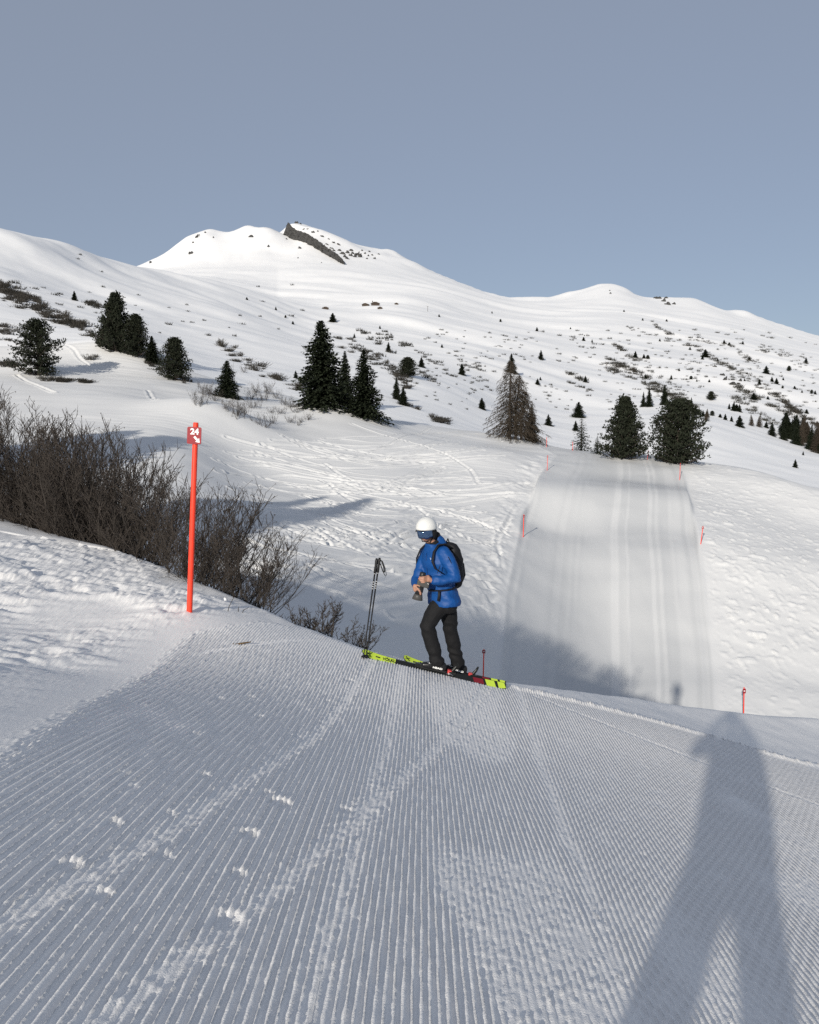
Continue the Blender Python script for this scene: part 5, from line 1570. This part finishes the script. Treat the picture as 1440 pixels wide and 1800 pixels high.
# poles planted at the tip of the front ski
M_POLE = mat('pole_black', (0.006, 0.006, 0.007), 0.6)
M_PWHITE = mat('pole_white', (0.5, 0.5, 0.5), 0.4)
def pole(b0, t0, label, strap):
    b0, t0 = Vector(b0), Vector(t0); d = (t0 - b0).normalized(); Ln = (t0 - b0).length
    root = empty('ski_pole', SK)
    mb_ = MB(); mb_.tube([b0 - d * .06, b0, b0 + d * Ln * .86], [.003, .0065, .0095], 10); mb_.build('shaft', M_POLE, root)
    mb_ = MB(); mb_.tube([b0 + d * Ln * .855, b0 + d * Ln * .87, b0 + d * Ln * .93, b0 + d * Ln * .97, t0], [.013, .017, .015, .018, .013], 10); gp = mb_.build('grip', M_BLACK, root)
    for f, hh in ((.705, .007), (.725, .009), (.748, .006), (.770, .008), (.850, .006)):
        mb_ = MB(); mb_.tube([b0 + d * Ln * f, b0 + d * (Ln * f + hh)], .0108, 10); mb_.build('ring_mark', M_PWHITE, root)
    mb_ = MB(); mb_.tube([b0 + d * .055, b0 + d * .062, b0 + d * .075], [.032, .030, .012], 14); mb_.build('basket', M_POLE, root)
    if strap:
        for k, (dx, dz) in enumerate(strap):
            s0 = t0 - d * .02
            mb_ = MB(); mb_.tube([s0, s0 + Vector((dx * .5, -.015, -.02)), s0 + Vector((dx * .95, -.02, dz * .55)), s0 + Vector((dx * 1.1, -.02, dz * .92)), s0 + Vector((dx * .98, -.018, dz)), s0 + Vector((dx * .72, -.012, dz * .85)), s0 + Vector((dx * .35, -.008, dz * .5)), s0 + Vector((.012, 0, -.05))], .0095, 7, True, .35); mb_.build('strap', M_BLACK, gp)
    tag(root, label, 'ski pole')
pole(L(255, 1196, -.24), L(358, 462, -.20), 'black ski pole with white rings, planted outermost at the ski tip', None)
pole(L(275, 1190, -.22), L(378, 456, -.18), 'black ski pole with dangling wrist straps, planted beside its twin', [(.075, -.20), (.055, -.16)])

# ------------------------------------------------------------------ the person taking the picture, behind the lens
ph = Vector((-.15, -.50, h1(-.15, -.50)))
root = empty('person', ph)
gl, gr_ = h1(-.57, -.46) - ph.z, h1(.05, -.56) - ph.z
M_DARKJ = mat('dark_shell', (0.03, 0.035, 0.045), 0.6, noise=(8, .2))
fl_, fr_ = Vector((-.42, .04, gl)), Vector((.20, -.06, gr_))
hipl, hipr = Vector((-.12, -.04, .80)), Vector((.12, -.04, .80))
knl, knr = fl_.lerp(hipl, .53) + Vector((-.01, .06, 0)), fr_.lerp(hipr, .53) + Vector((.01, .06, 0))
shl, shr = Vector((-.19, -.02, 1.38)), Vector((.19, -.02, 1.38))
ell, elr = Vector((-.30, .20, 1.24)), Vector((.38, .20, 1.24))
hal, har = Vector((.07, .425, 1.545)), Vector((.23, .425, 1.545))
b = MB()
b.ball((0.0, .02, 1.62), (.075, .098, .115)); b.capsule([(0, -.01, 1.40), (0, 0, 1.55)], [.062, .055])
b.capsule([(0, .12, 1.63), (0, .125, 1.60)], [.010, .014], 8)
b.loft([((0, 0, .84), (.15, 0, 0), (0, .10, 0)), ((0, 0, 1.1), (.14, 0, 0), (0, .10, 0)), ((0, -.01, 1.3), (.18, 0, 0), (0, .11, 0)), ((0, -.02, 1.42), (.16, 0, 0), (0, .08, 0))])
for s0, e0, h0 in ((shl, ell, hal), (shr, elr, har)):
    b.capsule([s0, e0], [.055, .042]); b.capsule([e0, h0], [.042, .028])
    sgn = -1 if h0.x < .1 else 1
    b.capsule([h0, h0 + Vector((0, .008, .045))], [.028, .026])
    for k in range(4):
        p0 = h0 + Vector((0, .012, .012 + k * .019)); b.capsule([p0, p0 + Vector((-sgn * .008, .024, 0)), p0 + Vector((-sgn * .040, .026, 0))], [.0095, .009, .008], 8)
    b.capsule([h0 + Vector((0, -.01, .03)), h0 + Vector((-sgn * .03, -.018, .05))], [.011, .009], 8)
for h0, k0, a0 in ((hipl, knl, fl_), (hipr, knr, fr_)):
    b.capsule([h0, k0], [.085, .058]); b.capsule([k0, a0 + UP * .1], [.056, .04]); b.capsule([a0 + UP * .08, a0 + Vector((0, .16, .05))], [.035, .03])
fuse('body', b, .009, M_SKIN, root, 2)
b = MB()
b.loft([((0, -.02, .66), (.27, 0, 0), (0, .19, 0)), ((.05, 0, .95), (.30, 0, 0), (0, .20, 0)), ((.06, -.01, 1.22), (.30, 0, 0), (0, .20, 0)), ((.03, -.02, 1.38), (.25, 0, 0), (0, .13, 0)), ((0, -.01, 1.47), (.10, 0, 0), (0, .10, 0))])
for s0, e0, h0 in ((shl, ell, hal), (shr, elr, har)):
    b.capsule([s0, e0], [.09, .072]); b.capsule([e0, e0.lerp(h0, .85)], [.070, .052])
fuse('jacket', b, .014, M_DARKJ, root, 3)
b = MB(); b.loft([((0, 0, .92), (.18, 0, 0), (0, .145, 0)), ((0, 0, .80), (.18, 0, 0), (0, .145, 0))])
for h0, k0, a0 in ((hipl, knl, fl_), (hipr, knr, fr_)):
    b.capsule([h0, k0], [.135, .112]); b.capsule([k0, a0 + UP * .12], [.112, .110])
fuse('trousers', b, .014, M_TROUSER, root, 3)
for a0 in (fl_, fr_):
    b = MB(); b.loft([(a0 + UP * .004 + Vector((0, .05, 0)), (.05, 0, 0), (0, .16, 0)), (a0 + UP * .06 + Vector((0, .05, 0)), (.05, 0, 0), (0, .155, 0)), (a0 + UP * .10 + Vector((0, .02, 0)), (.05, 0, 0), (0, .10, 0)), (a0 + UP * .26, (.06, 0, 0), (0, .075, 0))], 16); b.build('ski_boot', M_BOOT, root)
b = MB(); b.ball((0, .005, 1.66), (.118, .138, .118)); hl = b.build('helmet', M_HELMET, root)
tag(root, 'person in dark jacket with arms raised, standing where the shadow starts', 'person')
b = MB(); b.box((.15, .44, 1.615), (.150, .008, .074)); o = b.build('phone', M_BLACK, None, False, .006)
for v in o.data.vertices: v.co += ph
tag(o, 'black phone held up sideways by the person in dark clothes', 'phone')
